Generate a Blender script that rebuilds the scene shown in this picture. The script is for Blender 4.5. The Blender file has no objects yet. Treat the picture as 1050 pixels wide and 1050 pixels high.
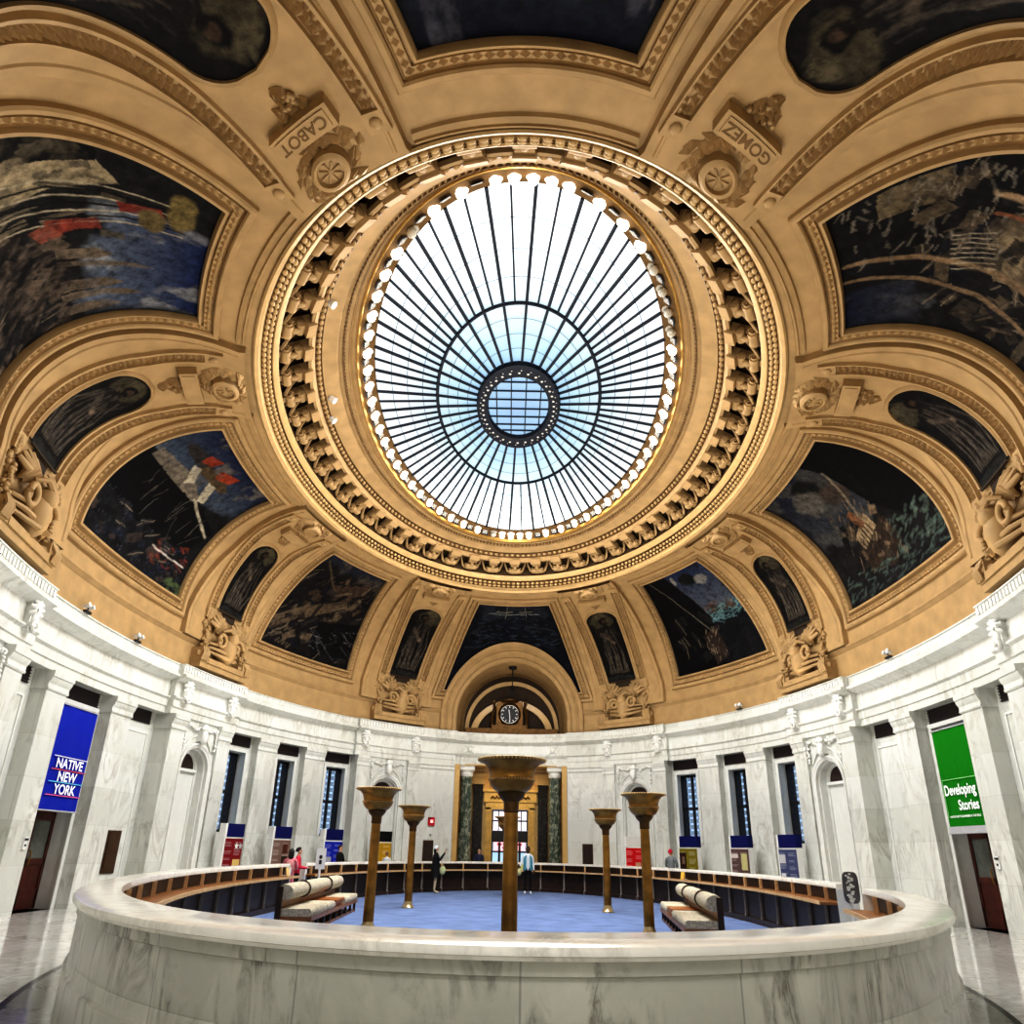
import bpy, bmesh, math, random
import numpy as np
from mathutils import Vector, Matrix
random.seed(7); rng = np.random.default_rng(11)
C = bpy.context.scene.collection
PI = math.pi
YC = 21.3745          # centre of the oval room (camera stands at y = 0)
ZF = -0.12            # floor level
rad = math.radians
def sind(t): return math.sin(t*PI/180)
def cosd(t): return math.cos(t*PI/180)

# ------------------------------------------------------------------ mesh builder
class MB:
    def __init__(s): s.v=[]; s.f=[]; s.mi=[]; s.uv=None; s.col=None; s.m=0
    def add(s, vs, fs):
        b=len(s.v); s.v.extend([tuple(map(float,p)) for p in vs])
        for f in fs: s.f.append(tuple(b+i for i in f)); s.mi.append(s.m)
    def grid(s, P, wrap_u=False, wrap_v=False):
        n=len(P); m=len(P[0]); vs=[p for r in P for p in r]; fs=[]
        for i in range(n if wrap_u else n-1):
            for j in range(m if wrap_v else m-1):
                i2=(i+1)%n; j2=(j+1)%m
                fs.append((i*m+j,i2*m+j,i2*m+j2,i*m+j2))
        s.add(vs,fs)
    def box(s, c, sz, ax=None):
        c=Vector(c); X,Y,Z=ax if ax else (Vector((1,0,0)),Vector((0,1,0)),Vector((0,0,1)))
        h=[x/2 for x in sz]; vs=[]
        for k in (-1,1):
            for j in (-1,1):
                for i in (-1,1): vs.append(c+X*(i*h[0])+Y*(j*h[1])+Z*(k*h[2]))
        s.add(vs,[(0,2,3,1),(4,5,7,6),(0,1,5,4),(2,6,7,3),(0,4,6,2),(1,3,7,5)])
    def tube(s, pts, r, n=8, caps=True):
        pts=[Vector(p) for p in pts]; R=r if isinstance(r,(list,tuple)) else [r]*len(pts)
        P=[]; prev=None
        for i,p in enumerate(pts):
            d=(pts[min(i+1,len(pts)-1)]-pts[max(i-1,0)])
            if d.length<1e-9: d=Vector((0,0,1))
            d.normalize()
            if prev is None:
                a=Vector((0,0,1)) if abs(d.z)<.9 else Vector((1,0,0)); u=d.cross(a).normalized()
            else: u=(prev-d*prev.dot(d)).normalized()
            prev=u; w=d.cross(u)
            P.append([p+(u*math.cos(2*PI*k/n)+w*math.sin(2*PI*k/n))*R[i] for k in range(n)])
        s.grid(P,False,True)
        if caps:
            b=len(s.v); s.add(P[0],[tuple(range(n))[::-1]]); s.add(P[-1],[tuple(range(n))])
    def lathe(s, prof, c=(0,0,0), n=32):
        P=[[(c[0]+r*math.cos(2*PI*k/n),c[1]+r*math.sin(2*PI*k/n),c[2]+z) for k in range(n)] for r,z in prof]
        s.grid(P,False,True)
    def blob(s, c, r, ax=None, n=8, m=6):
        c=Vector(c); X,Y,Z=ax if ax else (Vector((1,0,0)),Vector((0,1,0)),Vector((0,0,1)))
        P=[]
        for i in range(m+1):
            th=PI*i/m
            P.append([c+X*(r[0]*math.sin(th)*math.cos(2*PI*k/n))+Y*(r[1]*math.sin(th)*math.sin(2*PI*k/n))+Z*(r[2]*math.cos(th)) for k in range(n)])
        s.grid(P,False,True)
    def build(s, name, mat, parent=None, smooth=None, world=True):
        me=bpy.data.meshes.new(name)
        me.from_pydata(s.v,[],s.f)
        mats=mat if isinstance(mat,(list,tuple)) else [mat]
        for m in mats: me.materials.append(m)
        if len(mats)>1: me.polygons.foreach_set('material_index',s.mi)
        o=bpy.data.objects.new(name,me); C.objects.link(o)
        if parent is not None:
            o.parent=parent
            if world:
                loc=parent.location.copy(); q=parent.parent
                while q is not None: loc+=q.location; q=q.parent
                M=Matrix.Translation(loc)@parent.rotation_euler.to_matrix().to_4x4()
                me.transform(M.inverted())
        if s.col is not None:
            ca=me.color_attributes.new('Col','FLOAT_COLOR','POINT')
            ca.data.foreach_set('color',np.asarray(s.col,dtype=np.float32).ravel())
        if s.uv is not None:
            uvl=me.uv_layers.new(name='UVMap')
            li=np.zeros(len(me.loops),dtype=np.int32); me.loops.foreach_get('vertex_index',li)
            uvl.data.foreach_set('uv',np.asarray(s.uv,dtype=np.float32)[li].ravel())
        if smooth is not None:
            me.polygons.foreach_set('use_smooth',[True]*len(me.polygons))
            if smooth<180: me.set_sharp_from_angle(angle=rad(smooth))
        me.update()
        return o
def solo(o, loc):                       # put a mesh object's origin at its base
    o.data.transform(Matrix.Translation(-Vector(loc))); o.location=loc; return o
def tag(o,label=None,cat=None,group=None,kind=None):
    if label: o['label']=label
    if cat: o['category']=cat
    if group: o['group']=group
    if kind: o['kind']=kind
    return o
def thing(name,label,cat,loc=(0,0,0),rotz=0,group=None):
    o=bpy.data.objects.new(name,None); C.objects.link(o); o.location=loc; o.rotation_euler=(0,0,rotz)
    o.empty_display_size=.1
    return tag(o,label,cat,group)
def struct(name,loc=(0,0,0)):
    o=bpy.data.objects.new(name,None); C.objects.link(o); o.location=loc; o['kind']='structure'; o.empty_display_size=.1
    return o
def copy_tree(o,parent=None):
    c=o.copy(); C.objects.link(c)
    if parent: c.parent=parent
    for ch in list(o.children): copy_tree(ch,c)
    return c

# ------------------------------------------------------------------ materials
def newmat(name):
    m=bpy.data.materials.new(name); m.use_nodes=True; nt=m.node_tree; nt.nodes.clear()
    out=nt.nodes.new('ShaderNodeOutputMaterial'); b=nt.nodes.new('ShaderNodeBsdfPrincipled')
    nt.links.new(b.outputs[0],out.inputs[0]); return m,nt,b
def N(nt,t,**k):
    n=nt.nodes.new(t)
    for a,v in k.items():
        if a in ('operation','blend_type','data_type','noise_dimensions','wave_type','bands_direction','attribute_name','feature','distance'): setattr(n,a,v)
        else: n.inputs[a].default_value=v
    return n
def ramp(nt,fac,stops):
    r=nt.nodes.new('ShaderNodeValToRGB'); e=r.color_ramp.elements
    while len(e)<len(stops): e.new(.5)
    for i,(p,c) in enumerate(stops): e[i].position=p; e[i].color=(*c,1) if len(c)==3 else c
    nt.links.new(fac,r.inputs[0]); return r.outputs[0]
def simple(name,col,rough=.5,metal=0,noise=.0,scale=8,bump=0,bscale=60,col2=None,spec=None):
    m,nt,b=newmat(name); b.inputs['Roughness'].default_value=rough; b.inputs['Metallic'].default_value=metal
    tc=nt.nodes.new('ShaderNodeTexCoord')
    n=N(nt,'ShaderNodeTexNoise',Scale=scale,Detail=5.0); nt.links.new(tc.outputs['Object'],n.inputs['Vector'])
    c2=col2 if col2 else tuple(c*(1-noise) for c in col)
    o=ramp(nt,n.outputs['Fac'],[(.3,c2),(.7,col)]); nt.links.new(o,b.inputs['Base Color'])
    if spec is not None: b.inputs['Specular IOR Level'].default_value=spec
    if bump:
        n2=N(nt,'ShaderNodeTexNoise',Scale=bscale,Detail=3.0); nt.links.new(tc.outputs['Object'],n2.inputs['Vector'])
        bp=N(nt,'ShaderNodeBump',Strength=bump,Distance=.02); nt.links.new(n2.outputs['Fac'],bp.inputs['Height']); nt.links.new(bp.outputs[0],b.inputs['Normal'])
    return m
def emit(name,col,strength,base=None):
    m,nt,b=newmat(name); b.inputs['Base Color'].default_value=(*(base or col),1); b.inputs['Roughness'].default_value=.4
    b.inputs['Emission Color'].default_value=(*col,1); b.inputs['Emission Strength'].default_value=strength; return m
def marble(name,base,vein,rough=.3,scale=.6,amount=.5,joints=None,tone=.12):
    m,nt,b=newmat(name); b.inputs['Roughness'].default_value=rough
    tc=nt.nodes.new('ShaderNodeTexCoord')
    n1=N(nt,'ShaderNodeTexNoise',Scale=scale*1.6,Detail=8.0,Roughness=.65,Distortion=.6); nt.links.new(tc.outputs['Object'],n1.inputs['Vector'])
    mp=N(nt,'ShaderNodeMapping'); mp.inputs['Scale'].default_value=(1,1,.35); nt.links.new(tc.outputs['Object'],mp.inputs[0])
    n2=N(nt,'ShaderNodeTexNoise',Scale=scale*2.6,Detail=9.0,Roughness=.6,Distortion=1.4); nt.links.new(mp.outputs[0],n2.inputs['Vector'])
    sub=N(nt,'ShaderNodeMath',operation='SUBTRACT'); sub.inputs[1].default_value=.5; nt.links.new(n2.outputs['Fac'],sub.inputs[0])
    ab=N(nt,'ShaderNodeMath',operation='ABSOLUTE'); nt.links.new(sub.outputs[0],ab.inputs[0])
    v=ramp(nt,ab.outputs[0],[(0,(amount,)*3),(.035,(amount*.45,)*3),(.09,(0,0,0))])
    big=ramp(nt,n1.outputs['Fac'],[(.35,tuple(c*(1-tone) for c in base)),(.7,base)])
    mask=ramp(nt,n1.outputs['Fac'],[(.42,(0,0,0)),(.62,(1,1,1))])
    mul=N(nt,'ShaderNodeMath',operation='MULTIPLY'); nt.links.new(v,mul.inputs[0]); nt.links.new(mask,mul.inputs[1])
    mx=N(nt,'ShaderNodeMix',data_type='RGBA'); nt.links.new(mul.outputs[0],mx.inputs['Factor']); nt.links.new(big,mx.inputs[6]); mx.inputs[7].default_value=(*vein,1)
    last=mx.outputs[2]
    if joints:
        uv=nt.nodes.new('ShaderNodeUVMap')
        br=nt.nodes.new('ShaderNodeTexBrick'); br.inputs['Scale'].default_value=1.0; br.inputs['Brick Width'].default_value=joints[0]; br.inputs['Row Height'].default_value=joints[1]
        br.inputs['Mortar Size'].default_value=joints[2]; br.inputs['Color1'].default_value=(1,1,1,1); br.inputs['Color2'].default_value=(.87,.87,.85,1); br.inputs['Mortar'].default_value=(joints[3],)*3+(1,)
        nt.links.new(uv.outputs[0],br.inputs['Vector'])
        m2=N(nt,'ShaderNodeMix',data_type='RGBA',blend_type='MULTIPLY'); m2.inputs['Factor'].default_value=1
        nt.links.new(last,m2.inputs[6]); nt.links.new(br.outputs['Color'],m2.inputs[7]); last=m2.outputs[2]
    nt.links.new(last,b.inputs['Base Color']); return m
def paintmat():
    m,nt,b=newmat('mural_paint'); a=N(nt,'ShaderNodeAttribute',attribute_name='Col')
    tc=nt.nodes.new('ShaderNodeTexCoord'); n=N(nt,'ShaderNodeTexNoise',Scale=5.0,Detail=8.0,Roughness=.7); nt.links.new(tc.outputs['Object'],n.inputs['Vector'])
    r=ramp(nt,n.outputs['Fac'],[(.32,(.35,.35,.35)),(.68,(1.5,1.5,1.5))])
    mx=N(nt,'ShaderNodeMix',data_type='RGBA',blend_type='MULTIPLY'); mx.inputs['Factor'].default_value=1
    nt.links.new(a.outputs['Color'],mx.inputs[6]); nt.links.new(r,mx.inputs[7]); nt.links.new(mx.outputs[2],b.inputs['Base Color'])
    b.inputs['Roughness'].default_value=.75; b.inputs['Specular IOR Level'].default_value=.15; return m
M={}
M['tan']=simple('tan_plaster',(.45,.308,.152),.6,noise=.2,scale=2.2,bump=.12,bscale=25,spec=.3)
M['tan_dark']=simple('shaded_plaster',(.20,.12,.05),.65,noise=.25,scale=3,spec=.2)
M['tan_light']=simple('pale_plaster',(.52,.36,.17),.5,noise=.15,scale=3,spec=.4)
M['gild']=simple('gilded_moulding',(.72,.47,.16),.32,.75,noise=.25,scale=4)
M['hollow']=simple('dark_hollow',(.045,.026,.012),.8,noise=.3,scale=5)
M['marble']=marble('white_wall_marble',(.775,.785,.745),(.34,.32,.27),.35,.5,.55,(2.4,1.05,.006,.80))
M['marble_plain']=marble('white_carved_marble',(.79,.795,.76),(.5,.47,.4),.35,.8,.3)
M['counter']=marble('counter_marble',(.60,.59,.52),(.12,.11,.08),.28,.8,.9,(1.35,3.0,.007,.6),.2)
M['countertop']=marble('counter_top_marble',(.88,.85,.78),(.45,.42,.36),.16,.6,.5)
M['floor']=marble('floor_marble',(.80,.79,.75),(.26,.25,.22),.10,.7,.7,(1.2,.9,.006,.6),.25)
M['floor_reflection']=marble('grey_floor_reflection',(.36,.36,.34),(.09,.09,.08),.12,.9,.8)
M['carpet']=simple('blue_carpet',(.20,.265,.44),.95,noise=.3,scale=1.4,bump=.3,bscale=300,spec=.05)
M['wood']=simple('dark_wood',(.055,.03,.018),.35,noise=.5,scale=5)
M['wood_mid']=simple('brown_wood',(.33,.145,.05),.38,noise=.35,scale=5)
M['wood_light']=simple('pale_wood',(.72,.50,.27),.45,noise=.25,scale=6)
M['post']=simple('grey_post',(.36,.31,.26),.5,noise=.3,scale=7)
M['bronze']=simple('bronze',(.50,.27,.07),.33,.85,noise=.55,scale=3.5)
M['bronze_dark']=simple('dark_bronze',(.16,.085,.025),.4,.7,noise=.5,scale=5)
M['groove']=simple('old_gilding',(.5,.33,.14),.45,.3,noise=.3)
M['green_marble']=marble('green_black_marble',(.06,.085,.065),(.55,.56,.44),.18,1.8,.95)
M['black_marble']=simple('black_marble',(.02,.017,.014),.15,noise=.4,scale=4)
M['gold_marble']=marble('golden_marble',(.62,.42,.17),(.30,.17,.06),.3,1.4,.5)
M['paint']=paintmat()
M['vent']=simple('vent_brown',(.04,.018,.014),.6,noise=.4,scale=10)
M['iron']=simple('dark_iron',(.02,.018,.022),.5,.3,noise=.3)
M['rib']=simple('skylight_steel',(.006,.012,.028),.5,.2,noise=.3)
M['fabric']=simple('patterned_fabric',(.66,.60,.47),.9,noise=.45,scale=22,bump=.3,bscale=120,spec=.1)
M['white']=simple('white_paint',(.8,.8,.78),.5,noise=.05)
M['grey']=simple('grey_paint',(.5,.5,.52),.5,noise=.1)
M['black']=simple('black_paint',(.015,.015,.017),.5,noise=.2)
M['navy']=simple('navy_panel',(.018,.025,.105),.5,noise=.1)
def flat(name,col,r=.6): return simple(name,col,r,noise=.06,scale=4,spec=.2)
def lin(r,g,b): return tuple(((c/255)/12.92 if c/255<=.04045 else ((c/255+.055)/1.055)**2.4) for c in (r,g,b))

# ------------------------------------------------------------------ room geometry helpers
A0,B0=19.07,12.04
def E(t,d=0,z=0): return Vector(((B0-d)*cosd(t),YC+(A0-d)*sind(t),z))
def En(t):
    n=Vector((-cosd(t)/B0,-sind(t)/A0,0)); return n.normalized()
def prof_dome(p):                      # p: cove angle in degrees, <0 upright wall, >90 flat soffit
    if p<0: return 12.3,19.35,9.5+p*.0698
    if p>90: return 8.3-(p-90)*.06,12.5-(p-90)*.035,13.5
    return 8.3+4*cosd(p),12.5+6.85*cosd(p),9.5+4*sind(p)
def dpt(t,p):
    b,a,z=prof_dome(p); return Vector((b*cosd(t),YC+a*sind(t),z))
def surf(t,p,h=0):
    P=dpt(t,p)
    if h==0: return P
    du=dpt(t+.3,p)-dpt(t-.3,p); dv=dpt(t,p+.3)-dpt(t,p-.3)
    n=dv.cross(du).normalized()
    return P+(n if n.dot(Vector((-P.x,YC-P.y,6-P.z)))>0 else -n)*h
def mt(t,p): return (dpt(t+.5,p)-dpt(t-.5,p)).length          # metres per degree of t
def mp(t,p): return (dpt(t,p+.5)-dpt(t,p-.5)).length          # metres per degree of p
def lerp(a,b,k): return a+(b-a)*k
def leaf(mb,P,d,n,L,W,H):
    s=d.cross(n).normalized()
    mb.add([P-d*L/2,P+s*W/2,P+d*L/2,P-s*W/2,P+n*H],[(0,1,4),(1,2,4),(2,3,4),(3,0,4)])
def ring(mb,t0,t1,prof,n=None,caps=True,closed=True):
    n=n or max(2,int(abs(t1-t0)/1.5)+1)
    P=[[E(lerp(t0,t1,i/n),d,z) for d,z in prof] for i in range(n+1)]
    mb.grid(P,False,closed)
    if caps and closed:
        k=len(prof); mb.add(P[0],[tuple(range(k))]); mb.add(P[-1],[tuple(range(k))[::-1]])
def arcparam(a,b,n,off=0):             # n angles spaced evenly along an ellipse
    T=np.linspace(0,2*PI,7201); x=b*np.cos(T); y=a*np.sin(T)
    s=np.concatenate([[0],np.cumsum(np.hypot(np.diff(x),np.diff(y)))]); L=s[-1]
    return [math.degrees(np.interp(((k+off)/n*L)%L,s,T)) for k in range(n)]
# ------------------------------------------------------------------ DOME
ARC_R,ARC_Z=3.0,8.4                     # arched recess at the far end
def in_arch(P,R=3.35):
    return P[1]>YC+8 and abs(P[0])<R and (P[2]<ARC_Z or math.hypot(P[0],P[2]-ARC_Z)<R)
ceiling=struct('ceiling')
def dome_shell():
    mb=MB(); ts=np.linspace(-180,180,361)[:-1]
    ps=[-27.7,-22,-17,-12.2]+[-8,-4]+list(np.linspace(0,90,46))+[92,95,98]
    P=[[dpt(t,p) for p in ps] for t in ts]
    n=len(ts); m=len(ps); mb.add([q for r in P for q in r],[])
    for i in range(n):
        for j in range(m-1):
            a,b,c,d=i*m+j,((i+1)%n)*m+j,((i+1)%n)*m+j+1,i*m+j+1
            cen=(Vector(mb.v[a])+Vector(mb.v[c]))/2
            if in_arch(cen,3.3): continue
            mb.f.append((a,b,c,d)); mb.mi.append(0)
    return mb.build('dome_shell',M['tan'],ceiling,40)
dome_shell()
# ledge between the upright base band and the cove
mb=MB()
prof=[(-11.0,.0),(-11.4,.10),(-12.4,.12),(-13.0,.07),(-13.6,.05),(-14.2,.0)]
for side in (-1,1):
    ts=np.linspace(90+17.6,90+360-17.6,300) if side<0 else []
    if len(ts): mb.grid([[surf(t,p,h) for p,h in prof] for t in ts])
mb.build('ledge_moulding',M['tan'],ceiling,50)

def frame_mesh(tb,tt,pb,pt,prof,name,parent,leafw=None,arch=False,nseg=(40,44)):
    tL=lambda p: lerp(tb[0],tt[0],(p-pb)/(pt-pb)); tR=lambda p: lerp(tb[1],tt[1],(p-pb)/(pt-pb))
    def loop(w):
        tm=(tb[0]+tb[1])/2; p0=pb-w/mp(tm,pb+1); p1=pt+w/mp(tm,min(pt,88)); L=[]
        l=lambda p: tL(p)-w/mt(tL(p),p); r=lambda p: tR(p)+w/mt(tR(p),p)
        nu,nv=nseg
        for i in range(nu): L.append((lerp(l(p0),r(p0),i/nu),p0))
        for i in range(nv): p=lerp(p0,p1,i/nv); L.append((r(p),p))
        for i in range(nu): L.append((lerp(r(p1),l(p1),i/nu),p1))
        for i in range(nv): p=lerp(p1,p0,i/nv); L.append((l(p),p))
        return L
    mb=MB(); P=[[surf(t,p,h) for t,p in loop(w)] for w,h in prof]
    k=len(P[0]); b=len(mb.v); mb.add([q for r in P for q in r],[])
    for i in range(len(P)-1):
        for j in range(k):
            f=(i*k+j,(i+1)*k+j,(i+1)*k+(j+1)%k,i*k+(j+1)%k)
            if arch and in_arch((Vector(mb.v[f[0]])+Vector(mb.v[f[2]]))/2,3.5): continue
            mb.f.append(f); mb.mi.append(0)
    if leafw:
        L=loop(leafw[0]); acc=0; pts=[surf(t,p,leafw[1]) for t,p in L]
        for j in range(k):
            A,B_=pts[j],pts[(j+1)%k]; seg=(B_-A).length; d=(B_-A).normalized(); s=leafw[2]-acc
            while s<seg:
                Q=A+d*s
                if not (arch and in_arch(Q,3.9)):
                    t,p=L[j]; nrm=(surf(t,p,.1)-surf(t,p,0)).normalized()
                    leaf(mb,Q,d,nrm,leafw[2]*1.0,leafw[3],leafw[4])
                s+=leafw[2]
            acc=seg-(s-leafw[2])
    return mb.build(name,M['tan'],parent,30)

# ------------------------------------------------------------------ painting helpers (generic harbour scenes in vertex colour)
def fbm(W,H,f,oct=5,seed=0):
    g=np.random.default_rng(seed); out=np.zeros((H,W)); amp=1; tot=0
    for o in range(oct):
        n=int(f*2**o)+2; a=g.random((n,n))
        y=np.linspace(0,n-1.001,H); x=np.linspace(0,n-1.001,W)
        yi=y.astype(int); xi=x.astype(int); yf=(y-yi)[:,None]; xf=(x-xi)[None]
        yf=yf*yf*(3-2*yf); xf=xf*xf*(3-2*xf)
        v=(a[yi][:,xi]*(1-xf)+a[yi][:,xi+1]*xf)*(1-yf)+(a[yi+1][:,xi]*(1-xf)+a[yi+1][:,xi+1]*xf)*yf
        out+=v*amp; tot+=amp; amp*=.55
    return out/tot
class Art:
    def __init__(s,W,H,base,seed):
        s.W,s.H=W,H; s.u,s.v=np.meshgrid(np.linspace(0,1,W),np.linspace(0,1,H)); s.seed=seed
        s.u=s.u+(fbm(W,H,7,4,seed+5)-.5)*.03; s.v=s.v+(fbm(W,H,7,4,seed+6)-.5)*.03
        s.c=np.ones((H,W,3))*np.array(lin(*base)); s.n=fbm(W,H,5,5,seed); s.n2=fbm(W,H,14,4,seed+1)
        s.c*=(.35+1.3*s.n2)[...,None]
    def mix(s,mask,col): s.c=s.c*(1-mask[...,None])+np.array(lin(*col))*mask[...,None]
    def sky(s,v0,top,low,cloud,k=1.,u0=0,u1=1,slope=0):
        e=np.clip((s.v-v0-slope*(s.u-.5)+(s.n-.5)*.25)/.06,0,1)*np.clip((s.u-u0)/.05,0,1)*np.clip((u1-s.u)/.05,0,1)*k
        g=np.clip((s.v-v0)/(1-v0),0,1)[...,None]
        c=np.array(lin(*low))*(1-g)+np.array(lin(*top))*g
        s.c=s.c*(1-e[...,None])+c*e[...,None]
        cl=np.clip((s.n-.52)/.1,0,1)*e; s.mix(cl*.8,cloud)
    def poly(s,pts,col,a=1.,tex=.5):
        ins=np.zeros((s.H,s.W),bool); n=len(pts)
        for i in range(n):
            x0,y0=pts[i]; x1,y1=pts[(i+1)%n]
            c=((y0>s.v)!=(y1>s.v)); xi=(x1-x0)*(s.v-y0)/((y1-y0) if y1!=y0 else 1e-9)+x0
            ins^=c&(s.u<xi)
        s.mix(ins*a*(1-tex+tex*np.clip(s.n2*2-.2,0,1)),col)
    def line(s,p,q,w,col,a=1.):
        d=np.array([q[0]-p[0],q[1]-p[1]]); L=np.hypot(*d)+1e-9
        t=np.clip(((s.u-p[0])*d[0]+(s.v-p[1])*d[1])/L**2,0,1)
        r=np.hypot(s.u-p[0]-t*d[0],s.v-p[1]-t*d[1]); s.mix(np.clip((w-r)/(w*.5),0,1)*a,col)
    def blob(s,c,r,col,a=1.):
        q=np.hypot((s.u-c[0])/r[0],(s.v-c[1])/r[1])+(s.n2-.5)*.5; s.mix(np.clip((1-q)/.25,0,1)*a,col)
    def clutter(s,box,n,cols,sz=(.05,.03),ang=.4):
        g=np.random.default_rng(s.seed+n+3)
        for i in range(n):
            x,y=g.uniform(box[0],box[2]),g.uniform(box[1],box[3]); w,h=sz[0]*g.uniform(.4,1.5),sz[1]*g.uniform(.4,1.5); a=g.normal(ang,.35); c,d=math.cos(a),math.sin(a)
            s.poly([(x+p*w*c-q*h*d,y+p*w*d+q*h*c) for p,q in ((-1,-1),(1,-1),(1,1),(-1,1))],cols[i%len(cols)],g.uniform(.5,.95),.5)
            if i%4==0 and ang!=0: s.line((x-w*c,y-w*d),(x+w*c*1.4,y+w*d*1.4),.004,(128,116,98),.8)
    def flecks(s,box,n,col,size=(.02,.006),ang=0,a=.8):
        g=np.random.default_rng(s.seed+n)
        for i in range(n):
            x=g.uniform(box[0],box[2]); y=g.uniform(box[1],box[3]); th=ang+g.normal(0,.3); l=size[0]*g.uniform(.4,1.4)
            s.line((x,y),(x+l*math.cos(th),y+l*math.sin(th)),size[1]*g.uniform(.6,1.3),col,a*g.uniform(.4,1))
def art_liner(sd):
    a=Art(210,150,(26,26,28),sd)
    a.sky(.58,(22,28,54),(74,84,96),(104,98,90),1,slope=.1); a.blob((.30,.8),(.2,.05),(52,48,46)); a.blob((.55,.78),(.2,.05),(84,70,52))
    a.poly([(.02,.62),(.5,.66),(.75,.58),(.98,.52),(.9,.3),(.3,.25),(.02,.3)],(7,7,9),1,.1)
    a.poly([(.08,.66),(.4,.70),(.62,.64),(.62,.58),(.3,.58),(.08,.58)],(112,104,92))
    a.poly([(.33,.74),(.4,.76),(.5,.66),(.44,.62)],(168,160,140)); a.poly([(.55,.74),(.62,.76),(.70,.62),(.64,.6)],(168,160,140))
    a.poly([(.30,.86),(.42,.9),(.42,.82),(.33,.79)],(134,58,36)); a.clutter((.05,.03,.95,.3),46,((44,42,44),(12,12,13),(72,60,54),(30,34,46)),(.04,.025)); a.poly([(.5,.86),(.66,.92),(.66,.83),(.53,.79)],(140,62,36))
    a.line((.62,.6),(.95,.46),.012,(160,152,132)); a.flecks((.05,.02,.95,.28),90,(70,72,84),(.02,.004),1.2)
    a.flecks((.1,.3,.9,.5),16,(96,90,84),(.12,.004),1.3); a.flecks((.6,.1,.95,.32),26,(112,54,42),(.03,.010)); a.line((.62,.2),(.95,.2),.008,(180,170,160)); a.flecks((.82,.0,1,.08),24,(80,92,62),(.03,.012)); return a
def art_tug(sd):
    a=Art(210,150,(30,28,28),sd)
    a.sky(.45,(22,27,46),(62,64,68),(76,74,70),.8,0,.75); a.blob((.4,.86),(.12,.1),(24,24,24)); a.blob((.28,.78),(.14,.12),(104,100,92),.7); a.blob((.5,.7),(.14,.1),(72,60,52),.8)
    a.poly([(.62,1),(1,1),(1,.35),(.78,.3),(.6,.5)],(9,9,11),1,.15); a.line((.62,.85),(.45,.5),.014,(120,110,94))
    a.poly([(.25,.32),(.6,.42),(.62,.22),(.5,.12),(.3,.14)],(52,42,34)); a.poly([(.3,.4),(.5,.5),(.52,.38),(.33,.3)],(142,124,98)); a.poly([(.38,.55),(.44,.57),(.46,.44),(.4,.42)],(120,84,58))
    for k in range(6): a.line((.31+k*.03,.38+k*.012),(.315+k*.03,.3+k*.012),.006,(24,20,18))
    a.flecks((.2,.15,.6,.6),50,(120,100,78),(.05,.005),1.0); a.flecks((.0,.02,1,.2),120,(78,92,84),(.05,.008),.3); a.clutter((.22,.15,.62,.5),30,((84,70,54),(18,16,16),(120,102,80),(50,40,34)),(.03,.02),1.0); a.flecks((.55,.1,1,.34),50,(86,98,88),(.05,.012),.3); return a
def art_cargo(sd):
    a=Art(150,110,(24,22,22),sd); a.sky(.82,(34,40,60),(50,50,54),(84,76,66),.7)
    a.poly([(.05,.15),(.35,.35),(.75,.55),(.7,.62),(.3,.45),(.02,.25)],(92,78,62)); a.poly([(.4,.7),(.9,.85),(.85,.72),(.45,.6)],(70,56,46)); a.line((.1,.9),(.5,.62),.012,(84,72,58))
    a.clutter((.02,.05,.98,.8),70,((70,58,46),(14,13,14),(52,46,42),(96,82,66),(24,24,30)),(.06,.025),.6); a.poly([(.5,.35),(1,.45),(1,.1),(.55,.08)],(10,10,12),1,.2); a.flecks((.02,.02,.3,.4),50,(100,88,72),(.04,.01),.8); a.flecks((.4,.1,1,.35),24,(110,108,110),(.14,.003),-.25); a.flecks((.2,.5,.9,.9),60,(86,68,54),(.06,.008),.6); return a
def art_bow(sd):
    a=Art(150,110,(22,22,26),sd); a.sky(.45,(32,42,72),(86,92,100),(36,36,40),1,.2,1)
    a.blob((.62,.86),(.12,.08),(26,26,28)); a.blob((.78,.8),(.1,.06),(150,146,136),.6); a.flecks((.45,.38,1,.52),80,(104,134,136),(.08,.008),.1); a.flecks((.5,.48,.9,.55),20,(96,70,56),(.06,.012))
    a.poly([(0,1),(.35,.98),(.58,.45),(.55,0),(0,0)],(7,7,9),1,.1); a.clutter((.1,.1,.55,.5),26,((16,16,18),(36,34,34),(9,9,10)),(.06,.03),-1.0); a.line((.1,.95),(.5,.35),.007,(104,98,88)); a.blob((.44,.88),(.03,.05),(150,146,136),.8)
    a.poly([(.4,.3),(.58,.36),(.6,.08),(.45,.02)],(54,44,38)); a.flecks((.4,.05,.6,.34),30,(140,124,104),(.03,.006),1.4); return a
def art_bridge(sd):
    a=Art(150,150,(17,19,28),sd); a.sky(.8,(15,18,28),(30,34,42),(44,48,58),.8)
    a.line((.18,.86),(.82,.86),.006,(120,124,124)); a.poly([(.25,.87),(.48,.885),(.48,.905),(.28,.9)],(92,90,84)); a.poly([(.55,.87),(.75,.885),(.75,.9),(.58,.9)],(92,90,84))
    a.clutter((.1,.45,.9,.82),40,((30,36,52),(14,16,24),(46,50,58)),(.07,.012),0)
    for u in (.4,.66): a.line((u,.82),(u,.95),.005,(120,116,108))
    a.flecks((.1,.45,.9,.84),80,(60,72,84),(.06,.006)); return a
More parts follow.
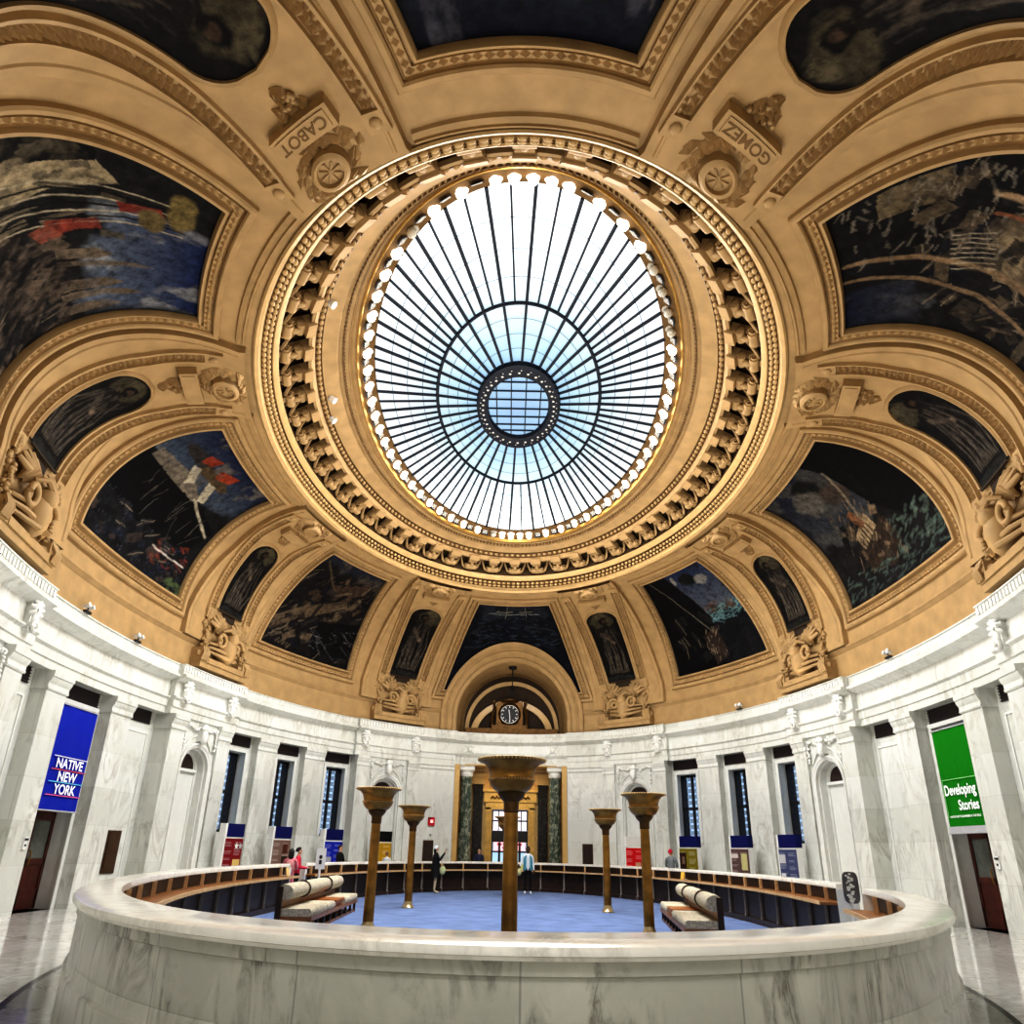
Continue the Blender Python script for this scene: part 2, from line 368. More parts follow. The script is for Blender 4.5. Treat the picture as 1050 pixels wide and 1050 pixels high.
def art_quay(sd):
    a=Art(250,190,(30,29,28),sd); a.sky(.60,(22,34,72),(92,100,112),(122,122,122),1,.0,.72,.15)
    for x,h,w in ((.14,.8,.02),(.2,.74,.03),(.33,.84,.016),(.39,.7,.03),(.06,.72,.03)): a.poly([(x-w,.5),(x-w,h-.06),(x,h),(x+w,h-.06),(x+w,.5)],(104,92,78))
    a.poly([(.55,.0),(.98,.0),(.98,.55),(.82,.7),(.74,.55)],(150,136,110)); a.poly([(.78,.1),(1,.1),(1,.62),(.9,.62)],(12,12,12)); a.blob((.93,.2),(.1,.12),(5,5,6))
    a.clutter((.0,.0,.55,.52),120,((70,60,52),(16,15,15),(98,86,72),(36,34,36),(52,44,40)),(.035,.03),.9); a.clutter((.5,.1,.98,.7),40,((120,108,88),(30,28,26),(86,78,64)),(.05,.014),1.3)
    for k in range(7): a.line((.5+k*.04,.12),(.62+k*.03,.92),.006,((150,140,120),(16,15,15))[k%2])
    a.poly([(.66,.72),(.7,.86),(.75,.84),(.72,.7)],(118,52,42)); a.poly([(.5,.5),(.54,.66),(.6,.64),(.58,.48)],(126,58,46)); a.poly([(.46,.46),(.5,.54),(.56,.5),(.52,.42)],(132,76,60))
    a.blob((.78,.9),(.14,.05),(112,98,62)); a.blob((.66,.82),(.08,.05),(98,86,58)); a.flecks((.0,.05,.5,.5),150,(92,80,70),(.05,.012),1.0); a.flecks((.0,.0,.5,.4),80,(14,13,14),(.08,.02),.6); return a
def art_deck(sd):
    a=Art(250,190,(22,21,22),sd); a.sky(.72,(18,24,46),(54,56,64),(68,68,70),.9,.66,1)
    a.poly([(.3,.05),(.62,.15),(.66,.5),(.5,.55),(.28,.4)],(120,106,84)); a.poly([(.36,.5),(.62,.56),(.6,.7),(.4,.66)],(60,54,48)); a.poly([(.04,.62),(.22,.66),(.22,.86),(.05,.84)],(104,92,72))
    a.clutter((.05,.1,.95,.75),120,((64,56,48),(12,12,13),(92,80,64),(34,31,30),(20,22,30)),(.05,.025),.5)
    a.line((.7,.25),(.45,.98),.02,(122,102,78)); a.line((.86,.3),(.58,.99),.016,(112,94,72)); a.line((.36,.1),(.2,.5),.02,(140,118,92)); a.line((.42,.08),(.3,.5),.014,(112,74,52))
    for k in range(8): a.line((.4+k*.028,.5),(.41+k*.028,.64),.005,(140,130,112))
    a.blob((.12,.3),(.1,.1),(104,90,80)); a.blob((.1,.28),(.05,.05),(150,124,104)); a.poly([(.0,.0),(.25,.02),(.2,.5),(0,.55)],(8,8,9),.8,.3); a.flecks((.02,.45,.5,.95),90,(118,110,98),(.05,.006),.2); a.flecks((.2,.05,.9,.6),70,(88,76,62),(.06,.006),1.2); return a
def art_night(sd):
    a=Art(170,130,(18,18,22),sd); a.sky(.70,(14,18,34),(52,56,66),(70,70,76),.9); g=np.random.default_rng(5)
    for k in range(26):
        x=g.uniform(0,1); w=g.uniform(.01,.03); a.poly([(x-w,.3),(x-w,g.uniform(.72,.9)),(x+w,g.uniform(.72,.9)),(x+w,.3)],((16,16,18),(62,54,50))[k%2],.9)
    a.blob((.3,.85),(.25,.08),(48,52,60),.7); a.blob((.75,.8),(.25,.1),(40,42,50),.7); a.clutter((0,.55,1,.84),90,((58,52,48),(10,10,12),(36,34,36),(76,68,62)),(.02,.04),.0)
    a.flecks((0,.5,1,.9),120,(86,80,76),(.03,.008),1.5); return a
def art_figure(sd):
    a=Art(46,120,(20,18,17),sd); g=np.random.default_rng(sd); k=g.uniform(-.06,.06)
    a.blob((.5-k*5,.86),(.42,.14),(70,64,50),.9); a.blob((.5-k*7,.93),(.25,.05),(92,84,66),.6)
    a.poly([(.2,.1),(.82,.1),(.78,.45),(.72,.72),(.5,.8),(.28,.72),(.24,.45)],(22,19,18),1,.2); a.poly([(.40+k,.78),(.62+k,.78),(.60+k,.72),(.42+k,.72)],(30,25,21)); a.blob((.5+k,.85),(.15,.065),(15,13,12)); a.blob((.53+k,.84),(.085,.042),(66,53,42),.9); a.blob((.53+k,.805),(.08,.025),(20,16,14),.9); a.poly([(.1,.62),(.9,.62),(.72,.76),(.3,.76)],(26,23,22),1,.3)
    
    for q in range(11): x=.18+.065*q; x2=x+g.uniform(-.16,.16); ym=g.uniform(.3,.5); a.line((x,.12),(x2,ym),.028,(88,80,70),.8); a.line((x2,ym),(lerp(x2,.5,.4),g.uniform(.62,.74)),.022,(72,65,57),.8)
    a.line((.3,.66),(.62,.52),.04,(84,74,64),.8); a.blob((.62,.52),(.06,.03),(118,102,84),.7); a.flecks((.15,.05,.85,.7),40,(58,54,52),(.12,.012),1.3); a.blob((.5,.03),(.6,.05),(40,40,38)); return a

# ------------------------------------------------------------------ eight big murals
MUR_PROF=[(0,.02),(0,.12),(.03,.18),(.09,.16),(.11,.10),(.12,.04),(.16,.04),(.165,.11),(.18,.07),(.34,.07),(.355,.11),(.36,.03),(.40,.03),(.405,.10),(.44,.14),(.53,.14),(.575,.10),(.58,0)]
murals=[ # s,o (t = s*t0+o), kind, art, label
 (1,180,'M0',art_liner,'big harbour mural with orange ship funnels, above the blue NATIVE NEW YORK banner'),
 (1,0,'M0',art_tug,'big harbour mural with brown tugboat and green waves, above the green banner'),
 (-1,180,'M45',art_cargo,'dark brown cargo mural in the dome, left of the far clock arch'),
 (1,0,'M45',art_bow,'mural of black ship bow and glinting water, right of the far clock arch'),
 (1,0,'M90',art_bridge,'dark blue mural cut by the far arch, directly above the clock'),
 (1,180,'M45',art_quay,'large grey quayside mural with red sheds and blue sky, upper left of the skylight'),
 (-1,0,'M45',art_deck,'large dark machinery and deck mural with beige drums, upper right of the skylight'),
 (-1,0,'M90',art_night,'dark skyline mural at the top edge, between the two lettered plaques')]
SPEC={'M0':((-9.6,9.6),(-10.2,10.2)),'M45':((26.9,47.4),(31.8,49.4)),'M90':((71.9,108.1),(79,101))}
PB,PT=4.3,77.3
for k,(s,o,kind,art,lab) in enumerate(murals):
    tb,tt=SPEC[kind]; tb=sorted(s*t+o for t in tb); tt=sorted(s*t+o for t in tt)
    arch=kind=='M90' and s==1
    tm=(tb[0]+tb[1])/2
    root=thing('mural_painting',lab,'painting',surf(tm,PB,0))
    a=art(40+k); H,W=a.H,a.W; mb=MB(); cols=np.concatenate([np.clip(a.c,0,1),np.ones((H,W,1))],2)
    if art in (art_quay,art_deck): cols=cols[:,::-1].copy()
    P=[]
    for j in range(H):
        v=j/(H-1); p=lerp(PB,PT,v)
        l=lerp(tb[0],tt[0],v); r=lerp(tb[1],tt[1],v)
        b_,a_,z_=prof_dome(p)
        row=[]
        for i in range(W):
            t=lerp(r,l,i/(W-1))          # left-to-right as seen from the room
            n=Vector((-cosd(t)/b_*math.cos(rad(p)),-sind(t)/a_*math.cos(rad(p)),-math.sin(rad(p))/8)).normalized()
            row.append(Vector((b_*cosd(t),YC+a_*sind(t),z_))+n*.02)
        P.append(row)
    mb.add([q for r in P for q in r],[])
    for j in range(H-1):
        for i in range(W-1):
            c0=j*W+i
            if arch and in_arch(mb.v[c0],3.6): continue
            mb.f.append((c0,c0+1,c0+1+W,c0+W)); mb.mi.append(0)
    mb.col=cols.reshape(-1,4)
    mb.build('canvas',M['paint'],root,180)
    frame_mesh(tb,tt,PB,PT,MUR_PROF,'frame',root,(.26,.07,.19,.15,.09),arch)
    # plain double moulding over the frame
    mb=MB(); te=(-14.0,14.0) if kind=='M0' else ((30.4,56.3) if kind=='M45' else (75.9,104.1)); te=[q*s+o for q in te]
    pr=[(88.6,0),(88.9,.07),(89.8,.09),(90.4,.03),(90.9,.03),(91.3,.08),(92.2,.08),(92.6,0)]
    mb.grid([[surf(lerp(te[0],te[1],i/40),p,h) for p,h in pr] for i in range(41)])
    mb.build('ridge_moulding',M['tan'],ceiling,30)

# ------------------------------------------------------------------ eight narrow bays: slab, arched figure painting, plaque, carving
def pw(x,pts):
    if x<=pts[0][0]: return pts[0][1]
    for (x0,y0),(x1,y1) in zip(pts,pts[1:]):
        if x<=x1: return lerp(y0,y1,(x-x0)/(x1-x0))
    return pts[-1][1]
NB={'S20':dict(lo=[(0,11.5),(45,14.0),(95,14.3)],hi=[(0,24.5),(45,27.4),(95,29.8)],tc=[(0,19.0),(60,19.7),(90,21.6)],tip=58,hw=.82,pl=72.5,med=85.0),
    'S60':dict(lo=[(0,51.0),(95,57)],hi=[(0,68.6),(95,75.4)],tc=[(0,60.2),(60,64.0),(90,65.4)],tip=66,hw=.88,pl=78.0,med=86.6)}
def text_pts(txt,size,bold=False,cx='CENTER'):
    cu=bpy.data.curves.new('txt','FONT'); cu.body=txt; cu.size=size; cu.align_x=cx; cu.align_y='CENTER'; cu.extrude=0
    if bold: cu.offset=.012*size/.5
    o=bpy.data.objects.new('txt',cu); C.objects.link(o); bpy.context.view_layer.update()
    me=o.evaluated_get(bpy.context.evaluated_depsgraph_get()).to_mesh()
    vs=[v.co.copy() for v in me.vertices]; fs=[tuple(p.vertices) for p in me.polygons]
    o.to_mesh_clear() if hasattr(o,'to_mesh_clear') else None
    bpy.data.objects.remove(o); bpy.data.curves.remove(cu); return vs,fs
def prow_parts(root):
    """carved trophy standing on the cornice, local coords: x sideways, y into the room, z up"""
    T=M['tan']
    mb=MB(); mb.box((0,.25,.10),(3.1,.5,.2)); mb.box((0,.3,.30),(2.3,.5,.2))
    for s in (-1,1):
        mb.box((s*1.35,.28,.45),(.42,.5,.5)); mb.tube([(s*1.56,.3,.5),(s*1.35,.55,.5),(s*1.12,.3,.5)],.12,8)
        for q in range(4): mb.tube([(s*(1.2+.1*q),.5,.75),(s*(1.28+.1*q),.62,.5),(s*(1.3+.1*q),.55,.25)],.045,6)
    mb.build('pedestal',T,root,40,False)
    mb=MB(); mb.blob((0,.42,.95),(.36,.42,.62),n=12,m=8); mb.blob((0,.6,1.35),(.24,.3,.3),n=10,m=6)
    for s in (-1,1):
        for q in range(3): mb.tube([(s*.15,.72-.12*q,.55+.2*q),(s*.55,.52,.62+.2*q),(s*.95,.3,.72+.16*q)],[.08,.07,.05],7)
        mb.tube([(0,.75,1.5),(s*.28,.7,1.7),(s*.5,.5,1.6)],[.09,.08,.05],7)
    mb.build('ship_prow',T,root,50,False)
    for s in (-1,1):
        mb=MB()
        for q in range(7):
            an=rad(25+q*22); d=Vector((math.cos(an),0,math.sin(an)))
            mb.tube([Vector((s*.62,.25,1.5))+d*.08,Vector((s*.62,.5,1.55))+d*.3,Vector((s*.62,.34,1.6))+d*.6],[.05,.1,.06],7)
        mb.build('scallop_shell',T,root,50,False)
        mb=MB(); pts=[]
        for q in range(26):
            an=q*.42; r=.30*(1-q/30); pts.append((s*(.52+r*math.cos(an)),.62-.008*q,1.18+r*math.sin(an)))
        mb.tube(pts,[.075]*26,7); mb.build('scroll',T,root,60,False)
        mb=MB(); g=random.Random(3)
        for q in range(16):
            z=.75+q*.1; w=.10+.10*math.sin(q*.9)
            for e in range(3): mb.blob((s*(1.28+g.uniform(-w,w)),.22+g.uniform(0,.15),z+g.uniform(-.04,.04)),(.075,.07,.06),n=6,m=4)
        mb.build('garland',T,root,60,False)
    return root
proto=None
def side_word(s,o): return ('right' if o==0 and s==1 or (s==-1 and o==0) else 'left')
bays=[(s,o,k) for k in ('S20','S60') for s,o in ((-1,180),(1,0),(1,180),(-1,0))]
bay_txt={('S20',-1,180):'left dome side, above the left niche by three windows',('S20',1,0):'right dome side, above the right niche by three windows',
 ('S20',1,180):'far left, between funnel mural and quayside mural',('S20',-1,0):'far right, between tugboat mural and machinery mural',
 ('S60',-1,180):'immediately left of the far clock arch',('S60',1,0):'immediately right of the far clock arch',
 ('S60',1,180):'upper left of the skylight beside the skyline mural',('S60',-1,0):'upper right of the skylight beside the skyline mural'}
for k,(s,o,kind) in enumerate(bays):
    b=NB[kind]; place=bay_txt[(kind,s,o)]
    tcen=lambda p: s*pw(p,b['tc'])+o
    def sf(x,p,h): t0=tcen(p); return surf(t0-x/mt(t0,min(p,90)),p,h)       # x metres to the right seen from the room
    # raised slab
    mb=MB(); ps=list(np.linspace(-11.5,90,42))+[93]
    for a_ in (0,):
        rows=[]
        for p in ps:
            l=s*pw(p,b['lo'])+o; h_=s*pw(p,b['hi'])+o
            rows.append([surf(l,p,0),surf(l,p,.2)]+[surf(lerp(l,h_,i/8),p,.2) for i in range(1,8)]+[surf(h_,p,.2),surf(h_,p,0)])
        mb.grid(rows)
        for e,off in (('lo',1),('hi',-1)):       # fillet line just inside each edge
            R=[]
            for p in ps[1:-1]:
                t=s*(pw(p,b[e])+off*.22/mt(s*pw(p,b[e])+o,min(p,90)))+o
                m_=mt(t,min(p,90)); R.append([surf(t-.05/m_,p,.2),surf(t-.02/m_,p,.235),surf(t+.02/m_,p,.235),surf(t+.05/m_,p,.2)])
            mb.grid(R)
    mb.build('raised_bay',M['tan'],ceiling,35)
    root=thing('figure_painting','arched painting of a robed figure, '+place,'painting',sf(0,9.8,0))
    a=art_figure(90+k); H,W=a.H,a.W; pb=9.8; pt=b['tip']; hw=b['hw']
    rowp=[lerp(pb,pt,j/(H-1)) for j in range(H)]
    tipm=1.0*hw/mp(tcen(50),pt-4)        # degrees taken by the round head
    def halfw(p):
        if p<pt-tipm: return hw
        q=(p-(pt-tipm))/tipm; return hw*math.sqrt(max(0.0,1-q*q))
    mb=MB(); mb.grid([[sf(lerp(-1,1,i/(W-1))*max(halfw(p),.01),p,.215) for i in range(W)] for p in rowp])
    mb.col=np.concatenate([np.clip(a.c,0,1),np.ones((H,W,1))],2).reshape(-1,4); mb.build('canvas',M['paint'],root,180)
    # inner rim and leaf garland border
    mb=MB(); out=[]; pts=[]
    for j in range(61): p=lerp(pb,pt,j/60); pts.append((halfw(p),p))
    path=[(-w,p) for w,p in pts]+[(w,p) for w,p in pts[::-1][1:]]
    rows=[]
    for i,(x,p) in enumerate(path):
        x0,p0=path[max(i-1,0)]; x1,p1=path[min(i+1,len(path)-1)]; mpp=mp(tcen(p),p)
        dx,dp=(x1-x0),(p1-p0)*mpp; L=math.hypot(dx,dp) or 1; nx,np_=-dp/L,dx/L
        rows.append([sf(x+nx*w,p+np_*w/mpp,h) for w,h in ((0,.21),(0,.27),(.05,.29),(.1,.25),(.13,.2))])
    mb.grid(rows); mb.build('rim',M['tan'],root,40)
    mb=MB(); g=random.Random(k)
    gw=hw+.42; top=b['med']-4
    for x_ in (-gw,gw):
        mb.grid([[sf(x_+q,p,h) for q,h in ((-.25,.2),(-.23,.30),(-.17,.31),(-.16,.17),(.16,.17),(.17,.30),(.21,.30),(.23,.2))] for p in np.linspace(6,top,40)])
        L=int((top-6)*mp(tcen(40),45)/.16)
        for i in range(L):
            p=lerp(6.5,top-.5,i/L); n=(sf(x_,p,.3)-sf(x_,p,.2)).normalized(); d=(sf(x_,p+1,.2)-sf(x_,p,.2)).normalized(); sd=d.cross(n)
            for e in (-1,0,1):
                P=sf(x_+e*.09+g.uniform(-.02,.02),p+g.uniform(-.4,.4),.205); dd=(d+sd*(-e*.7*1)).normalized()
                leaf(mb,P,dd,n,.21,.12,.12)
    for x_ in (-gw,gw):                 # corner blocks
        for p_ in (5.0,top+1.0):
            n=(sf(x_,p_,.3)-sf(x_,p_,.2)).normalized(); d=(sf(x_,p_+1,.2)-sf(x_,p_,.2)).normalized(); sd=d.cross(n)
            mb.box(sf(x_,p_,.24),(.42,.42,.12),(sd,d,n)); mb.blob(sf(x_,p_,.31),(.12,.12,.06),(sd,d,n))
    mb.build('garland_border',M['tan'],root,40)
    # dark pedestal foot under the figure
    mb=MB(); mb.grid([[sf(x*hw*.95,p,h) for x in (-1,-.3,.3,1)] for p,h in ((9.9,.24),(9.4,.3),(8.6,.3),(8.4,.26))]); mb.grid([[sf(x*hw*.55,p,.22) for x in (-1,0,1)] for p in (8.6,4.4)])
    mb.build('painted_foot',M['hollow'],root,30)
    # plaque, medallion, wreath
    c=thing('name_cartouche','plaster medallion and plaque, '+place,'ornament',sf(0,b['pl'],.2))
    if kind=='S60' and s*1==1 and o==180: c['label']='plaster cartouche whose plaque reads CABOT, upper left of the skylight'
    if kind=='S60' and s==-1 and o==0: c['label']='plaster cartouche whose plaque reads GOMEZ, upper right of the skylight'
    mpp=mp(tcen(b['pl']),b['pl'])
    def pl(x,y,h): return sf(x,b['pl']+y/mpp,h)
    mb=MB(); PW,PH=.72,.25
    def plate(w,h_,z0,z1):
        nx=8; rows=[[pl(-w,-h_,z0),*[pl(lerp(-w,w,i/nx),-h_,z1) for i in range(nx+1)],pl(w,-h_,z0)],[pl(-w,h_,z0),*[pl(lerp(-w,w,i/nx),h_,z1) for i in range(nx+1)],pl(w,h_,z0)]]
        mb.grid(rows)
        for y in (-h_,h_):
            mb.grid([[pl(lerp(-w,w,i/nx),y,z0) for i in range(nx+1)],[pl(lerp(-w,w,i/nx),y,z1) for i in range(nx+1)]])
    plate(PW,PH,.2,.42); plate(PW-.1,PH-.07,.42,.445)
    mb.build('plaque',M['tan'],c,30)
    word={('S60',1,180):'CABOT',('S60',-1,0):'GOMEZ'}.get((kind,s,o))
    if word:
        vs,fs=text_pts(word,.34,True); mb=MB(); mb.add([pl(v.x,v.y,.452) for v in vs],fs); mb.build('lettering',M['tan_dark'],c)
    mm=mp(tcen(b['med']),min(b['med'],89))
    def md(x,y,h): return sf(x,b['med']+y/mm,h)
    mb=MB(); R0=.34
    rows=[[md(r*math.cos(2*PI*i/32),r*.9*math.sin(2*PI*i/32),h) for i in range(32)] for r,h in ((R0+.1,.2),(R0+.1,.40),(R0+.03,.45),(R0-.03,.45),(R0-.05,.36),(.01,.38))]
    mb.grid(rows,False,True)
    for e in range(4):
        an=rad(45*e+10); mb.tube([md(.25*math.cos(an),.22*math.sin(an),.385),md(-.25*math.cos(an),-.22*math.sin(an),.385)],.022,5)
    mb.build('medallion',M['tan'],c,40)
    mb=MB(); g=random.Random(40+k)
    for e in range(64):
        an=g.uniform(0,2*PI); r=g.uniform(.47,.74); x,y=r*math.cos(an)*1.1,r*.95*math.sin(an)
        if y>.5: continue
        P=md(x,y,.21); n=(md(x,y,.3)-P).normalized(); d=(md(x-.1*math.sin(an),y+.1*math.cos(an),.21)-P).normalized(); d=(d+(md(x+.1*math.cos(an),y+.1*math.sin(an),.21)-P).normalized()*g.uniform(.2,1)).normalized()
        leaf(mb,P,d,n,.36,.17,.12)
    mb.build('wreath',M['tan'],c)
    mb=MB()
    for e in range(34):
        y=-PH-.06-g.uniform(0,.5); w=.42*(1-(-PH-y)/.62); x=g.uniform(-w,w)
        P=pl(x,y,.21); n=(pl(x,y,.3)-P).normalized(); sd=(pl(x+.1,y,.21)-P).normalized(); u=n.cross(sd)
        if e%3==0: mb.blob(P+n*.04,(.06,.06,.06),(sd,u,n),6,4)
        else: leaf(mb,P,(sd*g.uniform(-1,1)+u).normalized(),n,.25,.12,.16)
    mb.build('leaf_drop',M['tan'],c)
    # carved trophy
    if kind=='S60' and (s,o) in ((1,180),(-1,0)): continue
    base=surf(tcen(0),-27,0); t0=tcen(0); n=Vector((-cosd(t0)/12.3,-sind(t0)/19.35,0)).normalized()
    rz=math.atan2(n.y,n.x)-PI/2
    if proto is None:
        r=thing('trophy_carving','',"sculpture",(base.x,base.y,base.z+.06),rz); prow_parts(r); proto=r
    else:
        r=copy_tree(proto); r.location=(base.x,base.y,base.z+.06); r.rotation_euler=(0,0,rz)
    r['label']='carved prow and shell trophy, '+place; r['category']='sculpture'

M['recess_shade']=simple('shade_brown_plaster',(.075,.045,.02),.7,noise=.3,scale=4,spec=.2)  # darker than the tan: shade of the bracket hollows put into the colour
# ------------------------------------------------------------------ moulded rings round the opening
def bring(t,b,a,z): return Vector((b*cosd(t),YC+a*sind(t),z))
def ringabz(name,prof,mat,sm=40,n=200):
    mb=MB(); mb.grid([[bring(360*i/n,*q) for q in prof] for i in range(n)],True,False); return mb.build(name,mat,ceiling,sm)
ringabz('outer_fillet',[(7.85,12.25,13.5),(7.92,12.38,13.44),(7.86,12.34,13.40),(7.76,12.27,13.46),(7.74,12.23,13.58),(7.72,12.2,13.60)],M['tan_light'])
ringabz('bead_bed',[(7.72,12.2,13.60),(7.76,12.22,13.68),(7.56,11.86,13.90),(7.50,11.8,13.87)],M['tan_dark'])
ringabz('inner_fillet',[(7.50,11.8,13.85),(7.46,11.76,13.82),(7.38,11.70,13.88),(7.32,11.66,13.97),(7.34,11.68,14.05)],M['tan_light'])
ringabz('bracket_hollow',[(7.34,11.68,14.0),(7.44,11.78,14.5),(6.7,11.2,14.95),(6.56,11.09,14.5)],M['recess_shade'])
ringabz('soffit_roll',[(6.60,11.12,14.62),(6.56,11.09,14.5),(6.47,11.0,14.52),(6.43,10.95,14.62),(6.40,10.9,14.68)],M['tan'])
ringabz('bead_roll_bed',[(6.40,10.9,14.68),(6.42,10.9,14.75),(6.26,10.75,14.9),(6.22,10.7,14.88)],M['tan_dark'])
ringabz('fascia',[(6.22,10.7,14.86),(6.18,10.68,14.88),(5.78,10.44,15.0),(5.74,10.42,15.06)],M['tan'])
ringabz('guilloche_bed',[(5.74,10.42,15.06),(5.72,10.4,15.1),(5.46,10.28,15.16),(5.42,10.26,15.14)],M['tan'])
ringabz('gilded_cove',[(5.42,10.26,15.12),(5.40,10.25,15.20),(5.34,10.24,15.27),(5.26,10.21,15.27),(5.22,10.19,15.24)],M['tan']); ringabz('gilded_bead',[(5.22,10.19,15.24),(5.21,10.18,15.19),(5.18,10.15,15.18),(5.16,10.12,15.22),(5.14,10.08,15.30)],M['gild'])
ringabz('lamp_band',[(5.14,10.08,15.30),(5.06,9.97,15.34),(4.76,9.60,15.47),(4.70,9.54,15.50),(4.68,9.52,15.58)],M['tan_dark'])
def beadrow(name,b,a,z,step,r,mat,mid=None):
    per=PI*(3*(a+b)-math.sqrt((3*a+b)*(a+3*b))); n=int(per/step); mb=MB()
    for t in arcparam(a,b,n):
        P=bring(t,b,a,z); T=(bring(t+.2,b,a,z)-P).normalized(); n_=Vector((-P.x,YC-P.y,-3)).normalized(); mb.blob(P,r,(T,n_.cross(T).normalized(),n_),6,4)
    return mb.build(name,mat,ceiling,60)
for q,(b_,a_,z_) in enumerate(((7.66,12.07,13.64),(7.56,11.92,13.74))): beadrow('bead_row',b_,a_,z_,.235,(.10,.07,.07),M['tan_light'])
beadrow('bead_row',6.31,10.79,14.76,.26,(.10,.075,.07),M['tan'])
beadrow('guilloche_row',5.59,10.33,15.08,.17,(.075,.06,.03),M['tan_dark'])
# scrolled brackets
def bracket_mesh():
    mb=MB(); L=.95
    mb.box((0,.82,.02),(.44,.22,.34)); mb.box((0,.84,-.17),(.5,.26,.07))
    mb.box((0,.42,.16),(.26,.8,.2)); mb.tube([(-.2,.6,.0),(.2,.6,.0)],.12,10); mb.tube([(-.24,.24,.02),(.24,.24,.02)],.14,10); mb.blob((0,.42,-.04),(.1,.2,.1),n=8,m=6)
    for s in (-1,1):
        pts=[]
        for q in range(14): an=q*.6; r=.13*(1-q/17); pts.append((s*.26,.24+r*math.cos(an),.02+r*math.sin(an)))
        mb.tube(pts,.035,5)
        mb.tube([(s*.24,.1,.05),(s*.36,.2,.1),(s*.46,.42,.2),(s*.52,.66,.26)],[.04,.06,.05,.02],5)
    return mb
bk=None
for t in arcparam(11.4,7.0,54,.5):
    Pf=bring(t,7.36,11.70,14.08); Pi=bring(t,6.56,11.09,14.60); Y=(Pi-Pf).normalized(); X=(bring(t+.3,7.3,11.66,14)-bring(t-.3,7.3,11.66,14)).normalized(); Z=X.cross(Y).normalized(); X=Y.cross(Z)
    if Z.z<0: Z=-Z; X=-X
    Mx=Matrix.Translation(Pf)@Matrix((X,Y,Z)).transposed().to_4x4()
    if bk is None: bk=bracket_mesh().build('bracket',M['tan'],ceiling,50,False); ob=bk
    else: ob=bk.copy(); C.objects.link(ob)
    ob.matrix_basis=Mx
# ------------------------------------------------------------------ skylight
sky=struct('window_7',(0,YC,15.6)); sky['label']='oval glass skylight with radiating dark steel ribs in the dome'
def skymat():
    m,nt,b=newmat('skylight_glass'); tc=nt.nodes.new('ShaderNodeTexCoord')
    mpn=N(nt,'ShaderNodeMapping'); mpn.inputs['Scale'].default_value=(1/4.7,1/9.5,0); nt.links.new(tc.outputs['Object'],mpn.inputs[0])
    ln=N(nt,'ShaderNodeVectorMath',operation='LENGTH'); nt.links.new(mpn.outputs[0],ln.inputs[0])
    sep=N(nt,'ShaderNodeSeparateXYZ'); nt.links.new(mpn.outputs[0],sep.inputs[0])
    n=N(nt,'ShaderNodeTexNoise',Scale=1.2,Detail=4.0); nt.links.new(tc.outputs['Object'],n.inputs['Vector'])
    ax=N(nt,'ShaderNodeMath',operation='ABSOLUTE'); nt.links.new(sep.outputs[0],ax.inputs[0])
    # bluer toward the middle and toward the long sides, white toward the ends
    f1=N(nt,'ShaderNodeMath',operation='MULTIPLY_ADD'); nt.links.new(ln.outputs['Value'],f1.inputs[0]); f1.inputs[1].default_value=1.0
    sc=N(nt,'ShaderNodeMath',operation='MULTIPLY'); nt.links.new(n.outputs['Fac'],sc.inputs[0]); sc.inputs[1].default_value=.3
    nt.links.new(sc.outputs[0],f1.inputs[2])
    col=ramp(nt,f1.outputs[0],[(.15,(.42,.66,.95)),(.45,(.48,.74,.97)),(.62,(.66,.90,1.0)),(.80,(.80,.93,1.0)),(1.0,(.93,.98,1))])
    st=ramp(nt,f1.outputs[0],[(.2,(.80,)*3),(.55,(.84,)*3),(.75,(.84,)*3),(1.0,(1,1,1))])
    mul=N(nt,'ShaderNodeMath',operation='MULTIPLY'); ay=N(nt,'ShaderNodeMath',operation='ABSOLUTE'); nt.links.new(sep.outputs[1],ay.inputs[0]); yr=ramp(nt,ay.outputs[0],[(.1,(.72,)*3),(.5,(.86,)*3),(.8,(1.35,)*3)])
    m0=N(nt,'ShaderNodeMath',operation='MULTIPLY'); nt.links.new(st,m0.inputs[0]); nt.links.new(yr,m0.inputs[1]); nt.links.new(m0.outputs[0],mul.inputs[0]); mul.inputs[1].default_value=1.0
    nt.links.new(col,b.inputs['Emission Color']); nt.links.new(mul.outputs[0],b.inputs['Emission Strength']); b.inputs['Base Color'].default_value=(.1,.12,.15,1); b.inputs['Roughness'].default_value=.3
    return m
M['sky']=skymat()
EDGE=(4.70,9.54,15.55); MID=(2.77,5.35,15.86); OC=(1.43,2.51,15.98); OCI=(1.04,1.82,15.98)
e40=arcparam(EDGE[1],EDGE[0],80,.5); m40=arcparam(MID[1],MID[0],80,.5); o40=arcparam(OC[1],OC[0],80,.5)
mb=MB(); mb.grid([[bring(e40[i],*EDGE),bring(m40[i],*MID)] for i in range(80)],True,False); mb.build('outer_glass',M['sky'],sky)
mb=MB(); mb.grid([[bring(m40[i],*MID),bring(o40[i],*OC)] for i in range(80)],True,False); mb.build('inner_glass',M['sky'],sky)
mb=MB(); mb.add([bring(9*i,*OC) for i in range(40)],[tuple(range(40))]); o_=mb.build('centre_glass',M['sky'],sky)
dz=Vector((0,0,-.06))
def rod(a,b,w):
    mb=MB(); a=Vector(a)+dz;b=Vector(b)+dz; d=(b-a).normalized(); u=d.cross(Vector((0,0,1))).normalized(); mb.box((a+b)/2,((b-a).length,w,.06),(d,u,d.cross(u))); return mb
for i in range(80):
    if i%2==0:
        mb=rod(bring(e40[i],*EDGE),bring(m40[i],*MID),.085); mb2=rod(bring(m40[i],*MID),bring(o40[i],*OC),.075); mb.add(mb2.v,mb2.f); mb.build('main_rib',M['rib'],sky)
    else: rod(bring(e40[i],*EDGE),bring(m40[i],*MID),.05).build('short_rib',M['rib'],sky)
